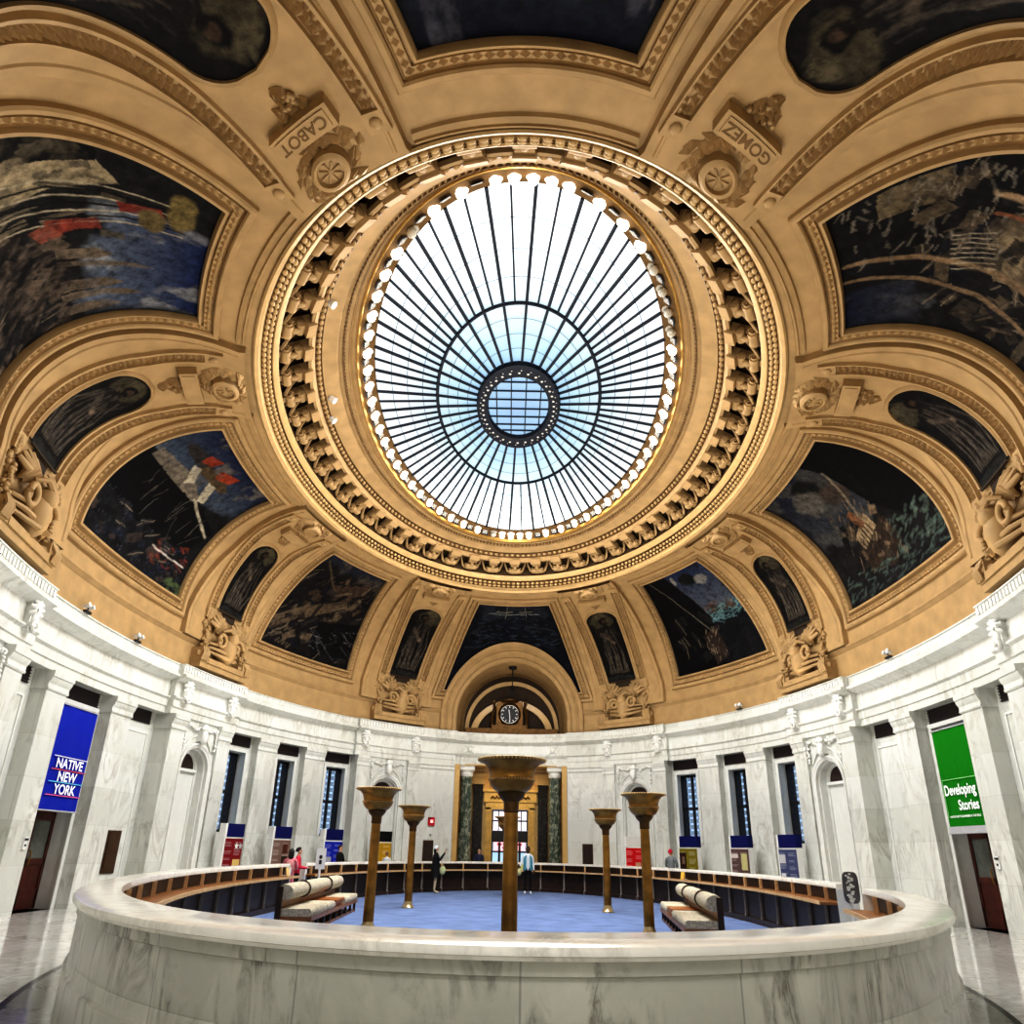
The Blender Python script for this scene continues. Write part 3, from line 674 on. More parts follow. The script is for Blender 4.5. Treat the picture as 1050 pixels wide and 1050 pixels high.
mb=MB(); mb.tube([bring(3*i,MID[0],MID[1],MID[2]-.07) for i in range(121)],.055,6,False); mb.build('middle_ring',M['rib'],sky,60)
mb=MB()
for f,(A_,B_) in ((.25,(EDGE,MID)),(.5,(EDGE,MID)),(.75,(EDGE,MID)),(.25,(MID,OC)),(.5,(MID,OC)),(.75,(MID,OC))):
    q=[lerp(A_[j],B_[j],f) for j in range(3)]; mb.tube([bring(4.5*i,q[0],q[1],q[2]-.03) for i in range(81)],.012,4,False)
mb.build('glazing_line',simple('pale_steel',(.25,.33,.42),.5),sky)
mb=MB(); mb.grid([[bring(9*i,*q) for q in ((1.46,2.56,15.95),(1.44,2.53,15.80),(1.30,2.30,15.78),(1.08,1.88,15.82),(1.04,1.82,15.95))] for i in range(40)],True,False); mb.build('oculus_ring',M['rib'],sky,40)
mb=MB()
for t in arcparam(2.15,1.25,36):
    P=bring(t,1.23,2.14,15.79); mb.blob(P,(.05,.05,.03),n=6,m=4); Q=bring(t+3,1.32,2.28,15.80); mb.blob(Q,(.035,.035,.03),n=6,m=4)
mb.build('rosette_row',M['white'],sky,60)
mb=MB()
for x in (-.75,-.25,.25,.75):
    h=OCI[1]*math.sqrt(1-(x/OCI[0])**2); mb.box((x,YC,15.94),(.035,2*h,.05))
for y in (-1.45,-.95,-.45,.1,.6,1.1,1.5):
    w=OCI[0]*math.sqrt(1-(y/OCI[1])**2); mb.box((0,YC+y,15.94),(2*w,.035,.05))
mb.build('centre_grid',M['rib'],sky)
# bulbs alternating with pierced lattice squares
M['bulb']=emit('lit_bulb',(1.0,.95,.84),3.0); M['bulb_off']=emit('unlit_bulb',(.5,.47,.4),.0,(.55,.52,.45))
U=arcparam(9.76,4.88,112,.5); lat=MB(); lat2=MB(); bproto={}
for i,t in enumerate(U):
    P=bring(t,4.93,9.80,15.39); T=(bring(t+.3,4.93,9.80,15.39)-P).normalized(); n_=Vector((-P.x*1.6,(YC-P.y)*.8,-6)).normalized(); u_=n_.cross(T).normalized()
    near_axis=abs(((t+360)%360)-90)<12 or abs(((t+360)%360)-270)<12
    if i%2==0 or near_axis:
        off=(i*7)%23==3 or (i in (94,96,98,100))
        key='off' if off else 'on'
        if key not in bproto:
            mb=MB(); mb.blob((0,0,-.08),(.125,.125,.14),n=12,m=8); mb.lathe([(.15,.08),(.17,.05),(.14,.02),(.07,0),(.06,-.02)],n=12)
            ob=mb.build('light_bulb',M['bulb_off' if off else 'bulb'],None,60,False); bproto[key]=ob
        else: ob=bproto[key].copy(); C.objects.link(ob)
        ob.location=P+n_*.02
        tag(ob,'unlit round bulb in the ring around the skylight' if off else 'glowing round bulb in the ring around the skylight','light bulb','unlit bulbs round the skylight' if off else 'lit bulbs round the skylight')
    else:
        for r,q in ((.11,4),(.05,4)):
            lat.tube([P+(T*math.cos(2*PI*e/12)+u_*math.sin(2*PI*e/12))*r+n_*.02 for e in range(13)],.017,4,False)
        for e in range(4): an=rad(45+90*e); lat.tube([P+n_*.02,P+(T*math.cos(an)+u_*math.sin(an))*.16+n_*.02],.016,4)
        lat2.box(P+n_*.004,(.34,.34,.01),(T,u_,n_))
lat.build('lattice_square',M['white'],ceiling); lat2.build('lattice_backing',M['rib'],ceiling)
# little spotlights on the fascia
for q,(x,y,z,w) in enumerate(((-5.0,15.1,14.92,'nearest the camera'),(-5.95,19.48,14.92,'in the middle'),(-6.2,20.6,14.88,'farthest from the camera'))):
    r=thing('ceiling_spotlight','small white spotlight left of the skylight, '+w+' of three','spotlight',(x,y,z))
    mb=MB(); mb.tube([(0,0,.12),(0,0,-.02)],.03,8); mb.build('stem',M['black'],r,40,False)
    mb=MB(); mb.tube([(-.06,0,-.02),(.1,.02,-.14)],[.09,.11],12); mb.build('head',M['white'],r,40,False)
# ------------------------------------------------------------------ WALLS
def uvgrid(mb,t0,t1,z0,z1,d,n=None):
    """flat curved wall sheet with metric uv"""
    n=n or max(2,int(abs(t1-t0)/1.5)+1)
    if mb.uv is None: mb.uv=[[0,0]]*len(mb.v)
    P=[]; acc=0; prev=None
    for i in range(n+1):
        t=lerp(t0,t1,i/n); p=E(t,d,z0)
        if prev is not None: acc+=(p-prev).length
        prev=p; P.append((t,acc))
    b=len(mb.v)
    for t,s_ in P:
        for z in (z0,z1): mb.v.append(tuple(E(t,d,z))); mb.uv.append([s_+t0*.3,z])
    for i in range(n): q=b+2*i; mb.f.append((q,q+2,q+3,q+1)); mb.mi.append(0)
def uvsolid(mb,t0,t1,prof,n=None):
    """profile swept along the wall, capped, metric uv"""
    n=n or max(2,int(abs(t1-t0)/1.5)+1)
    if mb.uv is None: mb.uv=[[0,0]]*len(mb.v)
    k=len(prof); b=len(mb.v); acc=0; prev=None
    for i in range(n+1):
        t=lerp(t0,t1,i/n); p=E(t,0,0)
        if prev is not None: acc+=(p-prev).length
        prev=p
        for d,z in prof: mb.v.append(tuple(E(t,d,z))); mb.uv.append([acc+t0*.3+(-d)*.5,z])
    for i in range(n):
        for j in range(k): j2=(j+1)%k; mb.f.append((b+i*k+j,b+(i+1)*k+j,b+(i+1)*k+j2,b+i*k+j2)); mb.mi.append(0)
    mb.f.append(tuple(range(b,b+k))); mb.mi.append(0); mb.f.append(tuple(range(b+n*k,b+n*k+k))[::-1]); mb.mi.append(0)
ZC,ZA,ZFZ,ZK,ZP=5.85,6.38,6.95,7.2,7.57    # capital top, architrave top, frieze top, cornice top, parapet top
def pilaster(mb,t0,t1,d,back=-1.0,plinth=False):
    w=.22
    uvsolid(mb,t0,t1,[(back,ZF),(d,ZF),(d,5.35),(back,5.35)])
    if plinth: uvsolid(mb,t0-w,t1+w,[(back,ZF),(d+.07,ZF),(d+.07,.22),(d+.02,.27),(back,.27)])
    uvsolid(mb,t0-.12,t1+.12,[(back,5.35),(d+.03,5.35),(d+.05,5.39),(d+.03,5.43),(d+.03,5.52),(d+.08,5.6),(d+.1,5.68),(d+.13,5.7),(d+.13,ZC),(back,ZC)])
def entab(mb,t0,t1,s):
    uvsolid(mb,t0,t1,[(-1.1,ZC),(s-.02,ZC),(s-.02,6.08),(s+.02,6.08),(s+.02,6.32),(s+.10,6.38),(s+.10,6.43),(s,6.45),(s,ZFZ),(s+.10,7.0),(s+.16,7.02),(s+.30,7.10),(s+.34,7.11),(s+.34,7.19),(s+.22,7.21),(s+.22,ZP-.04),(s+.26,ZP-.04),(s+.26,ZP),(-1.1,ZP)])
def shell(P,n):
    """carved scallop console on the frieze; P at frieze face, n into the room"""
    mb=MB(); Z=Vector((0,0,1)); X=n.cross(Z).normalized()
    W=lambda x,y,z: P+X*x+n*y+Z*z
    mb.box(W(0,.07,0),(.34,.16,.8),(X,n,Z))
    for q in range(7):
        an=rad(-25+q*38.3); mb.tube([W(.06*math.cos(an),.16,.13+.06*math.sin(an)),W(.2*math.cos(an),.2,.13+.22*math.sin(an)),W(.27*math.cos(an),.13,.13+.30*math.sin(an))],[.04,.065,.04],6)
    pts=[]
    for q in range(16): an=q*.55; r=.16*(1-q/20); pts.append(W(r*math.cos(an),.2,-.3+r*math.sin(an)))
    mb.tube(pts,.05,6); mb.blob(W(0,.15,-.1),(.14,.12,.16),(X,n,Z)); mb.blob(W(0,.1,.47),(.1,.08,.1),(X,n,Z))
    return mb
def swag(tc,d,T,parent):
    mb=MB(); Z=Vector((0,0,1)); g=random.Random(int(tc*10))
    n=En(T(tc)); X=n.cross(Z).normalized(); P=E(T(tc),d,0)
    W=lambda x,y,z: P+X*x+n*y+Z*z
    mb.box(W(0,.12,5.45),(.26,.26,.62),(X,n,Z)); mb.blob(W(0,.22,5.3),(.16,.14,.28),(X,n,Z)); mb.blob(W(0,.22,5.62),(.2,.12,.14),(X,n,Z))
    for s in (-1,1):
        pts=[(s*.1,5.62),(s*.4,5.52),(s*.75,5.62),(s*.95,5.66),(s*.97,5.4),(s*.96,5.1),(s*.94,4.85)]
        for (x0,z0),(x1,z1) in zip(pts,pts[1:]):
            for q in range(5):
                k=q/5; mb.blob(W(lerp(x0,x1,k)+g.uniform(-.04,.04),.07+g.uniform(0,.05),lerp(z0,z1,k)+g.uniform(-.04,.04)),(.06,.055,.05),(X,n,Z),6,4)
        mb.tube([W(s*.18,.06,5.36),W(s*.4,.06,5.27),W(s*.62,.05,5.1),W(s*.82,.04,4.85),W(s*.9,.03,4.6)],[.02,.03,.03,.025,.01],6)
    mb.build('carved_swag',M['marble_plain'],parent,60)
def niche(t0,t1,d,T,parent):
    """arched niche between two pilasters"""
    tc=(t0+t1)/2; k=mt0(tc); hw=.80; zs=4.12; R=hw
    mb=MB(); mb.uv=[]
    S=lambda x,z,dd: E(T(tc+x/k),dd,z)
    tot=(t1-t0)/2*k
    # front face with arched hole
    def put(P,fs,uv):
        b=len(mb.v); mb.v+= [tuple(p) for p in P]; mb.uv+=uv; mb.f+=[tuple(b+i for i in f) for f in fs]; mb.mi+=[0]*len(fs)
    for s in (-1,1):
        put([S(s*hw,ZF,d),S(s*tot,ZF,d),S(s*tot,zs,d),S(s*hw,zs,d)],[(0,1,2,3)],[[s*hw,0],[s*tot,0],[s*tot,zs],[s*hw,zs]])
        P=[];uv=[]
        for i in range(13):
            an=PI/2*i/12; P+= [S(s*R*math.cos(an),zs+R*math.sin(an),d),S(s*lerp(tot,0,i/12),lerp(zs,ZC,min(1,i/6)) if i<6 else ZC,d)]
            uv+=[[s*R*math.cos(an),zs+R*math.sin(an)],[s*lerp(tot,0,i/12),ZC]]
        put([S(s*tot,zs,d),S(s*tot,ZC,d),S(s*R,zs,d)],[(0,1,2)],[[s*tot,zs],[s*tot,ZC],[s*R,zs]])
        pts=[(s*R*math.cos(PI/2*i/12),zs+R*math.sin(PI/2*i/12)) for i in range(13)]
        put([S(s*tot,ZC,d)]+[S(x,z,d) for x,z in pts]+[S(0,ZC,d)],[(0,i+1,i+2) for i in range(13)],[[s*tot,ZC]]+[[x,z] for x,z in pts]+[[0,ZC]])
    mb.build('niche_front',M['marble'],parent)
    mb=MB(); pts=[(hw,ZF)]+[(R*math.cos(PI*i/24),zs+R*math.sin(PI*i/24)) for i in range(25)]+[(-hw,ZF)]
    mb.grid([[S(x,z,dd) for dd in (d,d-.10)] for x,z in pts])
    inn=lambda r:[(r,ZF)]+[(r*math.cos(PI*i/24),zs+r*math.sin(PI*i/24)) for i in range(25)]+[(-r,ZF)]
    rows=[[S(x,z,dd) for x,z in inn(r)] for r,dd in ((.80,d-.10),(.74,d-.10),(.74,d-.40),(.62,d-.40),(.62,d-.46))]
    mb.grid(rows); mb.build('niche_jamb',M['marble_plain'],parent,40)
    mb=MB(); mb.grid([[S(x,z,d-.44) for z in (ZF,4.95)] for x in (-.74,0,.74)]); mb.box(S(0,4.15,d-.40),(1.3,.14,.1),(En(T(tc)).cross(Vector((0,0,1))),En(T(tc)),Vector((0,0,1))))
    mb.build('niche_back',M['marble_plain'],parent)
    mb=MB(); mb.add([S(0,4.22,d-.43)]+[S(.53*math.cos(PI*i/16),4.22+.53*math.sin(PI*i/16),d-.43) for i in range(17)],[(0,i+1,i+2) for i in range(16)]); mb.build('lunette_grille',M['vent'],parent)
    mb=MB()     # raised arch moulding on the face
    mb.grid([[S(r*math.cos(PI*i/24),zs+r*math.sin(PI*i/24),dd) for r,dd in ((.80,d),(.80,d+.05),(.88,d+.07),(.91,d+.1),(.97,d+.1),(.97,d))] for i in range(25)])
    for s in (-1,1): mb.grid([[S(s*r,z,dd) for r,dd in ((.80,d),(.80,d+.05),(.88,d+.07),(.91,d+.1),(.97,d+.1),(.97,d))] for z in (ZF,zs)])
    mb.build('arch_moulding',M['marble_plain'],parent,40)
    swag(tc,d,T,parent)
def mt0(t): return (E(t+.5)-E(t-.5)).length
def ventbox(t0,t1,T,parent,z0=5.42,z1=5.9,d=-.74):
    mb=MB(); t0,t1=sorted((T(t0),T(t1)))
    mb.grid([[E(lerp(t0,t1,i/6),d,z) for z in (z0,z1)] for i in range(7)]); o=mb.build('vent_grille',M['vent'],parent)
    mb=MB()
    for k in range(6): z=lerp(z0,z1,(k+.5)/6); ring(mb,t0,t1,[(d-.02,z-.02),(d+.03,z-.03),(d+.03,z),(d-.02,z+.015)],6)
    mb.build('louvre',M['iron'],o)
BP=-.36; RD=-.76          # bay pilaster face, recess wall
windows=0
def grille_window(t0,t1,T,idx,lab,d=-1.28,z0=2.1,z1=5.2):
    """steel window behind a wrought lattice"""
    t0,t1=sorted((T(t0),T(t1))); tc=(t0+t1)/2; n=En(tc); X=n.cross(Vector((0,0,1))).normalized(); Z=Vector((0,0,1))
    P0=(E(t0,d,0)+E(t1,d,0))/2; w=(E(t1,d,0)-E(t0,d,0)).length
    w_=struct('window_%d'%idx,(P0.x,P0.y,z0)); w_['label']=lab
    W=lambda x,y,z: P0+X*x+n*y+Z*z
    mb=MB(); mb.grid([[W(x,-.36,z) for z in (z0-.1,z1+.1)] for x in (-w/2-.05,w/2+.05)]); mb.build('pane',M['winglass'],w_)
    mb=MB()
    for x in (-w/2,w/2): mb.grid([[W(x,y,z) for z in (z0,z1)] for y in (-.04,-.37)])
    for z in (z0,z1): mb.grid([[W(x,y,z) for x in (-w/2,w/2)] for y in (-.04,-.37)])
    mb.build('dark_reveal',M['iron'],w_)
    mb=MB()
    for x in (-w/2+.05,0,w/2-.05): mb.box(W(x,0,(z0+z1)/2),(.1,.1,z1-z0),(X,n,Z))
    for z in (z0+.05,3.65,z1-.05): mb.box(W(0,0,z),(w,.1,.1),(X,n,Z))
    mb.build('frame',M['iron'],w_)
    mb=MB(); nx=4; nz=11; cw=(w-.1)/nx; ch=(z1-z0-.1)/nz
    for i in range(nx):
        for j in range(nz):
            x0=-w/2+.05+i*cw; zz=z0+.05+j*ch
            mb.tube([W(x0,.05,zz),W(x0+cw,.05,zz+ch)],.013,4); mb.tube([W(x0,.05,zz+ch),W(x0+cw,.05,zz)],.013,4)
            mb.tube([W(x0+cw/2+cw*.3*math.cos(q*PI/4),.05,zz+ch/2+ch*.3*math.sin(q*PI/4)) for q in range(9)],.012,4,False)
        mb.tube([W(-w/2+.05+i*cw,.05,z0),W(-w/2+.05+i*cw,.05,z1)],.016,4)
    mb.build('lattice_grille',M['iron'],w_)
    return w_
M['winglass']=emit('window_glass',(.52,.72,1.0),.75,(.1,.12,.15))
def recess(parent,T,t0,t1,opening=None):
    """recess wall between pilasters: opening=(ta,tb,z0,z1) or None for a blank panel"""
    a,b=sorted((T(t0),T(t1))); mb=MB()
    if opening:
        ta,tb,z0,z1=opening; ta,tb=sorted((T(ta),T(tb)))
        uvgrid(mb,a,ta,ZF,ZC,RD); uvgrid(mb,tb,b,ZF,ZC,RD); uvgrid(mb,ta,tb,z1,ZC,RD)
        if z0>ZF: uvgrid(mb,ta,tb,ZF,z0,RD)
        mb.build('recess_wall',M['marble'],parent)
        mb=MB(); mb.grid([[E(ta,d,z) for z in (z0,z1)] for d in (RD,RD-.62)]); mb.grid([[E(tb,d,z) for z in (z0,z1)] for d in (RD,RD-.62)])
        mb.grid([[E(lerp(ta,tb,i/4),d,z1) for d in (RD,RD-.62)] for i in range(5)]); mb.grid([[E(lerp(ta,tb,i/4),d,z0) for d in (RD,RD-.62)] for i in range(5)])
        mb.build('reveal',M['marble_plain'],parent)
        mb=MB(); w=.07/mt0((t0+t1)/2)
        for q in (ta,tb):
            ring(mb,q-w,q+w,[(RD,z0),(RD+.05,z0),(RD+.05,z1+.1),(RD,z1+.1)],2)
        ring(mb,ta-w,tb+w,[(RD,z1),(RD+.05,z1),(RD+.07,z1+.12),(RD,z1+.14)],6); mb.build('architrave',M['marble_plain'],parent)
    else:
        uvgrid(mb,a,b,ZF,ZC,RD); mb.build('recess_wall',M['marble'],parent)
        mb=MB(); l=b-a; p0,p1=a+l*.17,b-l*.17; w=.03/mt0((t0+t1)/2)
        for q in (p0,p1): ring(mb,q-w,q+w,[(RD,.45),(RD+.03,.45),(RD+.03,5.12),(RD,5.12)],1)
        for z in (.45,5.12): ring(mb,p0,p1,[(RD,z-.03),(RD+.03,z-.03),(RD+.03,z+.03),(RD,z+.03)],5)
        mb.build('panel_moulding',M['marble_plain'],parent)
wall={'r':struct('wall_right',(12,YC,ZF)),'l':struct('wall_left',(-12,YC,ZF)),'f':struct('wall_far',(0,40.4,ZF)),'n':struct('wall_near',(0,2.4,ZF))}
widx=1
PILS=[(3.4,6.7),(-6.9,-3.9),(30.7,34.5),(40.7,44.9),(-34.5,-30.7),(-44.9,-40.7)]
for side in 'rl':
    W_=wall[side]; T=(lambda t:t) if side=='r' else (lambda t:180-t); word='right' if side=='r' else 'left'
    mbE=MB()
    for a,b in ((-12.0,12.0),(24.4,51.6),(-51.6,-24.4)):
        q=sorted((T(a),T(b))); entab(mbE,q[0],q[1],BP+.04)
    for a,b in ((12.0,25.0),(51.2,67.2),(-25,-12),(-67.2,-51.2)):
        q=sorted((T(a),T(b))); entab(mbE,q[0],q[1],-.10)
    mbE.build('entablature',M['marble'],W_,30)
    mbd=MB()
    for a,b in ((12.2,24.8),(51.4,67),(-24.8,-12.2),(-67,-51.4)):
        n_=int(abs(b-a)*mt0((a+b)/2)/.17)
        for i in range(n_):
            t=T(lerp(a,b,(i+.5)/n_)); nn=En(t); X=nn.cross(Vector((0,0,1))); mbd.box(E(t,.135,7.4),(.11,.05,.19),(X,nn,Vector((0,0,1))))
    mbd.build('dentil_band',M['marble_plain'],W_)
    for a,b in PILS:
        mb=MB(); q=sorted((T(a),T(b))); pilaster(mb,q[0],q[1],BP); mb.build('pilaster',M['marble'],W_,30)
    for a,b in ((12.5,15.1),(21.6,24.0),(51.8,54.4),(64.0,66.8),(-15.1,-12.5),(-24,-21.6),(-54.4,-51.8),(-66.8,-64)):
        mb=MB(); q=sorted((T(a),T(b))); pilaster(mb,q[0],q[1],-.07); mb.build('pilaster',M['marble'],W_,30)
        tm=T((a+b)/2); shell(E(tm,-.10,6.68),En(tm)).build('carved_shell',M['marble_plain'],W_,60)
    for a,b in ((15.1,21.6),(54.4,64.0),(-21.6,-15.1),(-64,-54.4)): niche(a,b,-.2,T,W_)
    # centre bay: door, flanked by blank panels
    recess(W_,T,-3.4,3.4,(-3.0,3.0,ZF,5.3)); recess(W_,T,6.7,12.6); recess(W_,T,-12.6,-6.7)
    for a,b in ((-2.9,2.9),(7.6,11.6),(-11.6,-7.6)): ventbox(a,b,T,W_)
    for a,b in ((24,30.7),(34.5,40.7),(44.9,51.8)):
        recess(W_,T,a,b,(a+1.3,b-.9,2.1,5.2)); ventbox(a+.9,b-.5,T,W_)
        recess(W_,T,-a,-b,(-a-1.3,-b+.9,2.1,5.2)); ventbox(-a-.9,-b+.5,T,W_)
        if side=='r': nm={24:'nearest the camera',34.5:'in the middle',44.9:'farthest'}[a]
        else: nm={24:'nearest the camera',34.5:'in the middle',44.9:'farthest'}[a]
        grille_window(a+1.3,b-.9,T,widx,'tall lattice window on the %s wall, %s of three'%(word,nm)); widx+=1
        mb=MB(); q=sorted((T(-a-1.3),T(-b+.9))); uvgrid(mb,q[0],q[1],2.1,5.2,-1.3); mb.build('dark_window',M['iron'],W_)
# ------------------------------------------------------------------ far end: portal, lunette, clock
F=wall['f']; TID=lambda t:t
for a,b in ((66.8,75.7),(104.3,113.2)):
    mb=MB(); uvsolid(mb,a,b,[(-1.2,ZF),(-.17,ZF),(-.17,ZC-.3),(-1.2,ZC-.3)]); uvsolid(mb,a,b,[(-1.2,5.5),(-.1,5.55),(-.08,5.7),(-.02,5.75),(-.02,ZC),(-1.2,ZC)]); mb.build('plain_wall',M['marble'],F,30)
mb=MB(); entab(mb,67,75.8,-.10); entab(mb,104.2,113,-.10); mb.build('entablature',M['marble'],F,30)
mb=MB(); uvsolid(mb,75.8,104.2,[(-1.6,ZC),(-.2,ZC),(-.2,6.25),(-.08,6.4),(-.2,6.45),(-.2,6.95),(-.02,7.08),(.05,7.1),(.05,7.2),(-.1,7.22),(-.1,ZP),(-1.6,ZP)]); mb.build('portal_entablature',M['marble'],F,30)
mb=MB(); uvsolid(mb,80,100,[(-.2,6.5),(-.16,6.5),(-.16,6.9),(-.2,6.9)]); mb.build('inscription_panel',M['marble_plain'],F)
for t in (79.4,100.6):
    mb=MB(); P=E(t,-.16,6.68); n=En(t); X=n.cross(Vector((0,0,1))); Z=Vector((0,0,1))
    for s in (-1,1): mb.tube([P-X*.3*s-Z*.24,P+X*.3*s+Z*.24],.035,6)
    mb.blob(P+n*.03,(.13,.08,.13),(X,n,Z)); mb.build('crossed_carving',M['marble_plain'],F,60)
PY=40.35
mb=MB()
for s in (-1,1):
    mb.box((s*2.95,PY+1.0,2.87),(.12,2.2,5.98)); mb.box((s*2.85,PY-.2,2.87),(.26,.34,5.98))
mb.box((0,PY+1.05,5.87),(6.0,2.3,.06)); mb.build('portal_jamb',M['gold_marble'],F)
mb=MB()
for s in (-1,1):
    mb.box((s*2.05,PY+1.95,2.87),(1.9,.1,5.98))
mb.box((0,PY+1.95,4.9),(2.3,.1,2.0)); mb.build('portal_back',M['gold_marble'],F)
for s in (-1,1):
    mb=MB(); mb.lathe([(.40,ZF),(.40,.08),(.36,.12),(.37,.2),(.335,.28),(.33,2.5),(.30,5.2),(.31,5.28),(.30,5.3)],(s*2.38,PY+.42,0),28); mb.build('column_shaft',M['green_marble'],F,40)
    mb=MB(); mb.lathe([(.30,5.3),(.34,5.34),(.36,5.45),(.33,5.5),(.4,5.62)],(s*2.38,PY+.42,0),28); mb.box((s*2.38,PY+.42,5.74),(.86,.86,.24)); mb.build('column_capital',M['marble_plain'],F,40)
    mb=MB(); mb.box((s*1.78,PY+1.72,2.45),(.52,.4,5.14)); mb.build('dark_pilaster',M['black_marble'],F)
    mb=MB(); mb.box((s*1.78,PY+1.7,5.22),(.7,.5,.4)); mb.box((s*1.78,PY+1.7,5.5),(.8,.6,.2)); mb.build('pilaster_cap',M['gold_marble'],F)
dr=struct('door_3',(0,PY+2,ZF)); dr['label']='tall gilt framed entrance door under the clock arch'
mb=MB()
for s in (-1,1): mb.box((s*1.2,PY+1.82,1.85),(.3,.2,3.94)); mb.box((s*1.03,PY+1.78,1.85),(.08,.2,3.9))
mb.box((0,PY+1.82,3.9),(2.7,.2,.34)); mb.box((0,PY+1.8,4.35),(2.9,.26,.5)); mb.box((0,PY+1.75,4.72),(3.2,.4,.16)); mb.build('gilt_frame',M['gild'],dr)
mb=MB()
for s in (-1,1):
    for q in range(4): mb.tube([(s*(.2+.22*q),PY+1.66,4.28),(s*(.3+.22*q),PY+1.62,4.4),(s*(.4+.22*q),PY+1.66,4.28)],.05,6)
mb.build('carved_frieze',M['bronze_dark'],dr,50)
M['doorglass']=emit('door_glass',(.88,.80,.90),1.0,(.2,.2,.2)); M['doorglass2']=emit('door_glass_low',(.45,.68,.9),.8,(.2,.2,.2)); M['pink']=emit('pink_sign',(.95,.55,.62),.75,(.8,.4,.45))
mb=MB(); mb.box((0,PY+2.05,3.15),(2.0,.02,1.0)); mb.build('transom_glass',M['doorglass'],dr)
mb=MB(); mb.box((0,PY+2.05,.75),(2.0,.02,1.8)); mb.build('lower_glass',M['doorglass2'],dr)
mb=MB()
for x in (-.98,-.62,-.2,.2,.62,.98): mb.box((x,PY+1.98,3.15),(.05 if abs(x)<.9 else .12,.08,1.0))
for z in (3.68,3.15,2.6): mb.box((0,PY+1.98,z),(2.0,.08,.07))
mb.box((0,PY+1.98,2.35),(2.0,.1,.5))
for x in (-.98,-.55,0,.55,.98): mb.box((x,PY+1.97,.95),(.12,.1,2.2))
for z in (1.58,2.1,0.2,-.05): mb.box((0,PY+1.97,z),(2.0,.1,.08 if z>1 else .3))
mb.build('door_bars',M['black'],dr)
mb=MB(); mb.box((0,PY+1.94,1.86),(1.7,.02,.48)); pk=mb.build('pink_sign',M['pink'],dr)
mb=MB()
for r_,y in ((0,1.95),(1,1.78)):
    for q in range(9 if r_==0 else 5): mb.box((-.62+r_*.28+q*.155,PY+1.92,y),(.09,.01,.10))
mb.build('sign_lettering',flat('sign_red',(.45,.03,.07)),pk)
# arch recess above the portal
def dome_y(x,z):
    b,a=(12.3,19.35) if z<=9.5 else (8.3+4*math.sqrt(max(0,1-((z-9.5)/4)**2)),12.5+6.85*math.sqrt(max(0,1-((z-9.5)/4)**2)))
    return YC+a*math.sqrt(max(0,1-(x/b)**2))
arc=struct('trim_1',(0,40,ZP)); arc['label']='moulded plaster arch over the clock at the far end'
AN=[PI*i/48 for i in range(49)]
def archpts(r): return [(r,7.62)]+[(r,7.62+(ARC_Z-7.62)*q/3) for q in (1,2)]+[(r*math.cos(a),ARC_Z+r*math.sin(a)) for a in AN]+[(-r,7.62+(ARC_Z-7.62)*q/3) for q in (2,1)]+[(-r,7.62)]
rows=[]
for r,h in ((3.0,.12),(3.04,.2),(3.2,.2),(3.22,.12),(3.26,.12),(3.28,.18),(3.5,.2),(3.52,.13),(3.6,.13),(3.62,.22),(3.78,.26),(3.86,.2),(3.9,.0)):
    rows.append([Vector((x,dome_y(x,z)-h,z)) for x,z in archpts(r)])
mb=MB(); mb.grid(rows); mb.build('archivolt',M['tan'],arc,35)
mb=MB(); mb.grid([[Vector((x,lerp(dome_y(x*1.0,z)-.12,42.0,k),z)) for (x,z),(x2,z2) in zip(archpts(3.0-.12*k),archpts(3.0))] for k in (0,.25,.5,.75,1)]); mb.build('soffit',M['tan'],arc,50)
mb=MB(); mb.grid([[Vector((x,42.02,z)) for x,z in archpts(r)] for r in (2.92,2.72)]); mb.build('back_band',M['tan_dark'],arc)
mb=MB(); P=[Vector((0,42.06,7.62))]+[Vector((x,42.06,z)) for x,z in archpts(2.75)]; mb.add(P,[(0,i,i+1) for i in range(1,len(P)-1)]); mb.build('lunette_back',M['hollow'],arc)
mb=MB(); CZ=8.0
mb.grid([[Vector((r*math.cos(a)*.98,y,CZ+r*math.sin(a)*1.02)) for a in AN] for r,y in ((2.72,42.0),(2.72,41.84),(2.5,41.82),(2.48,41.95))]); mb.build('pale_arch',M['tan_light'],arc,40)
mb=MB(); mb.grid([[Vector((r*math.cos(a)*1.22,y,7.7+r*math.sin(a)*1.02)) for a in AN] for r,y in ((1.92,42.0),(1.92,41.8),(1.62,41.78),(1.6,41.9))])
mb.build('inner_arch',M['gold_marble'],arc,40)
mb=MB(); mb.box((0,41.6,7.66),(5.6,.9,.24)); mb.box((0,41.7,7.9),(5.2,.5,.24)); mb.build('arch_sill',M['bronze_dark'],arc)
ck=thing('wall_clock','round black clock in a carved bronze case under the far arch','clock',(-.13,41.55,8.02))
mb=MB()
for s in (-1,1): mb.box((s*.62,.1,.75),(.26,.3,1.5)); mb.tube([(s*.95,.05,.05),(s*1.0,.05,.6),(s*.85,.05,1.2),(s*.95,.05,1.55)],[.12,.1,.09,.05],8); mb.blob((s*.9,0,1.5),(.1,.08,.14))
mb.box((0,.12,.75),(1.2,.22,1.6)); mb.box((0,.08,.1),(2.0,.35,.2)); mb.lathe([(.1,0),(.5,.02),(.52,.1)],(0,.1,1.5),24)
mb.grid([[((.50+.08*r)*math.cos(2*PI*i/40),-.02-(.1 if r==1 else 0),.8+(.50+.08*r)*math.sin(2*PI*i/40)) for i in range(40)] for r in (0,1,2)],False,True)
mb.build('case',M['bronze_dark'],ck,40,False)
mb=MB(); mb.add([(0,-.04,.8)]+[(.52*math.cos(2*PI*i/40),-.04,.8+.52*math.sin(2*PI*i/40)) for i in range(41)],[(0,i+1,i+2) for i in range(40)]); mb.build('dial',M['black'],ck,None,False)
mb=MB()
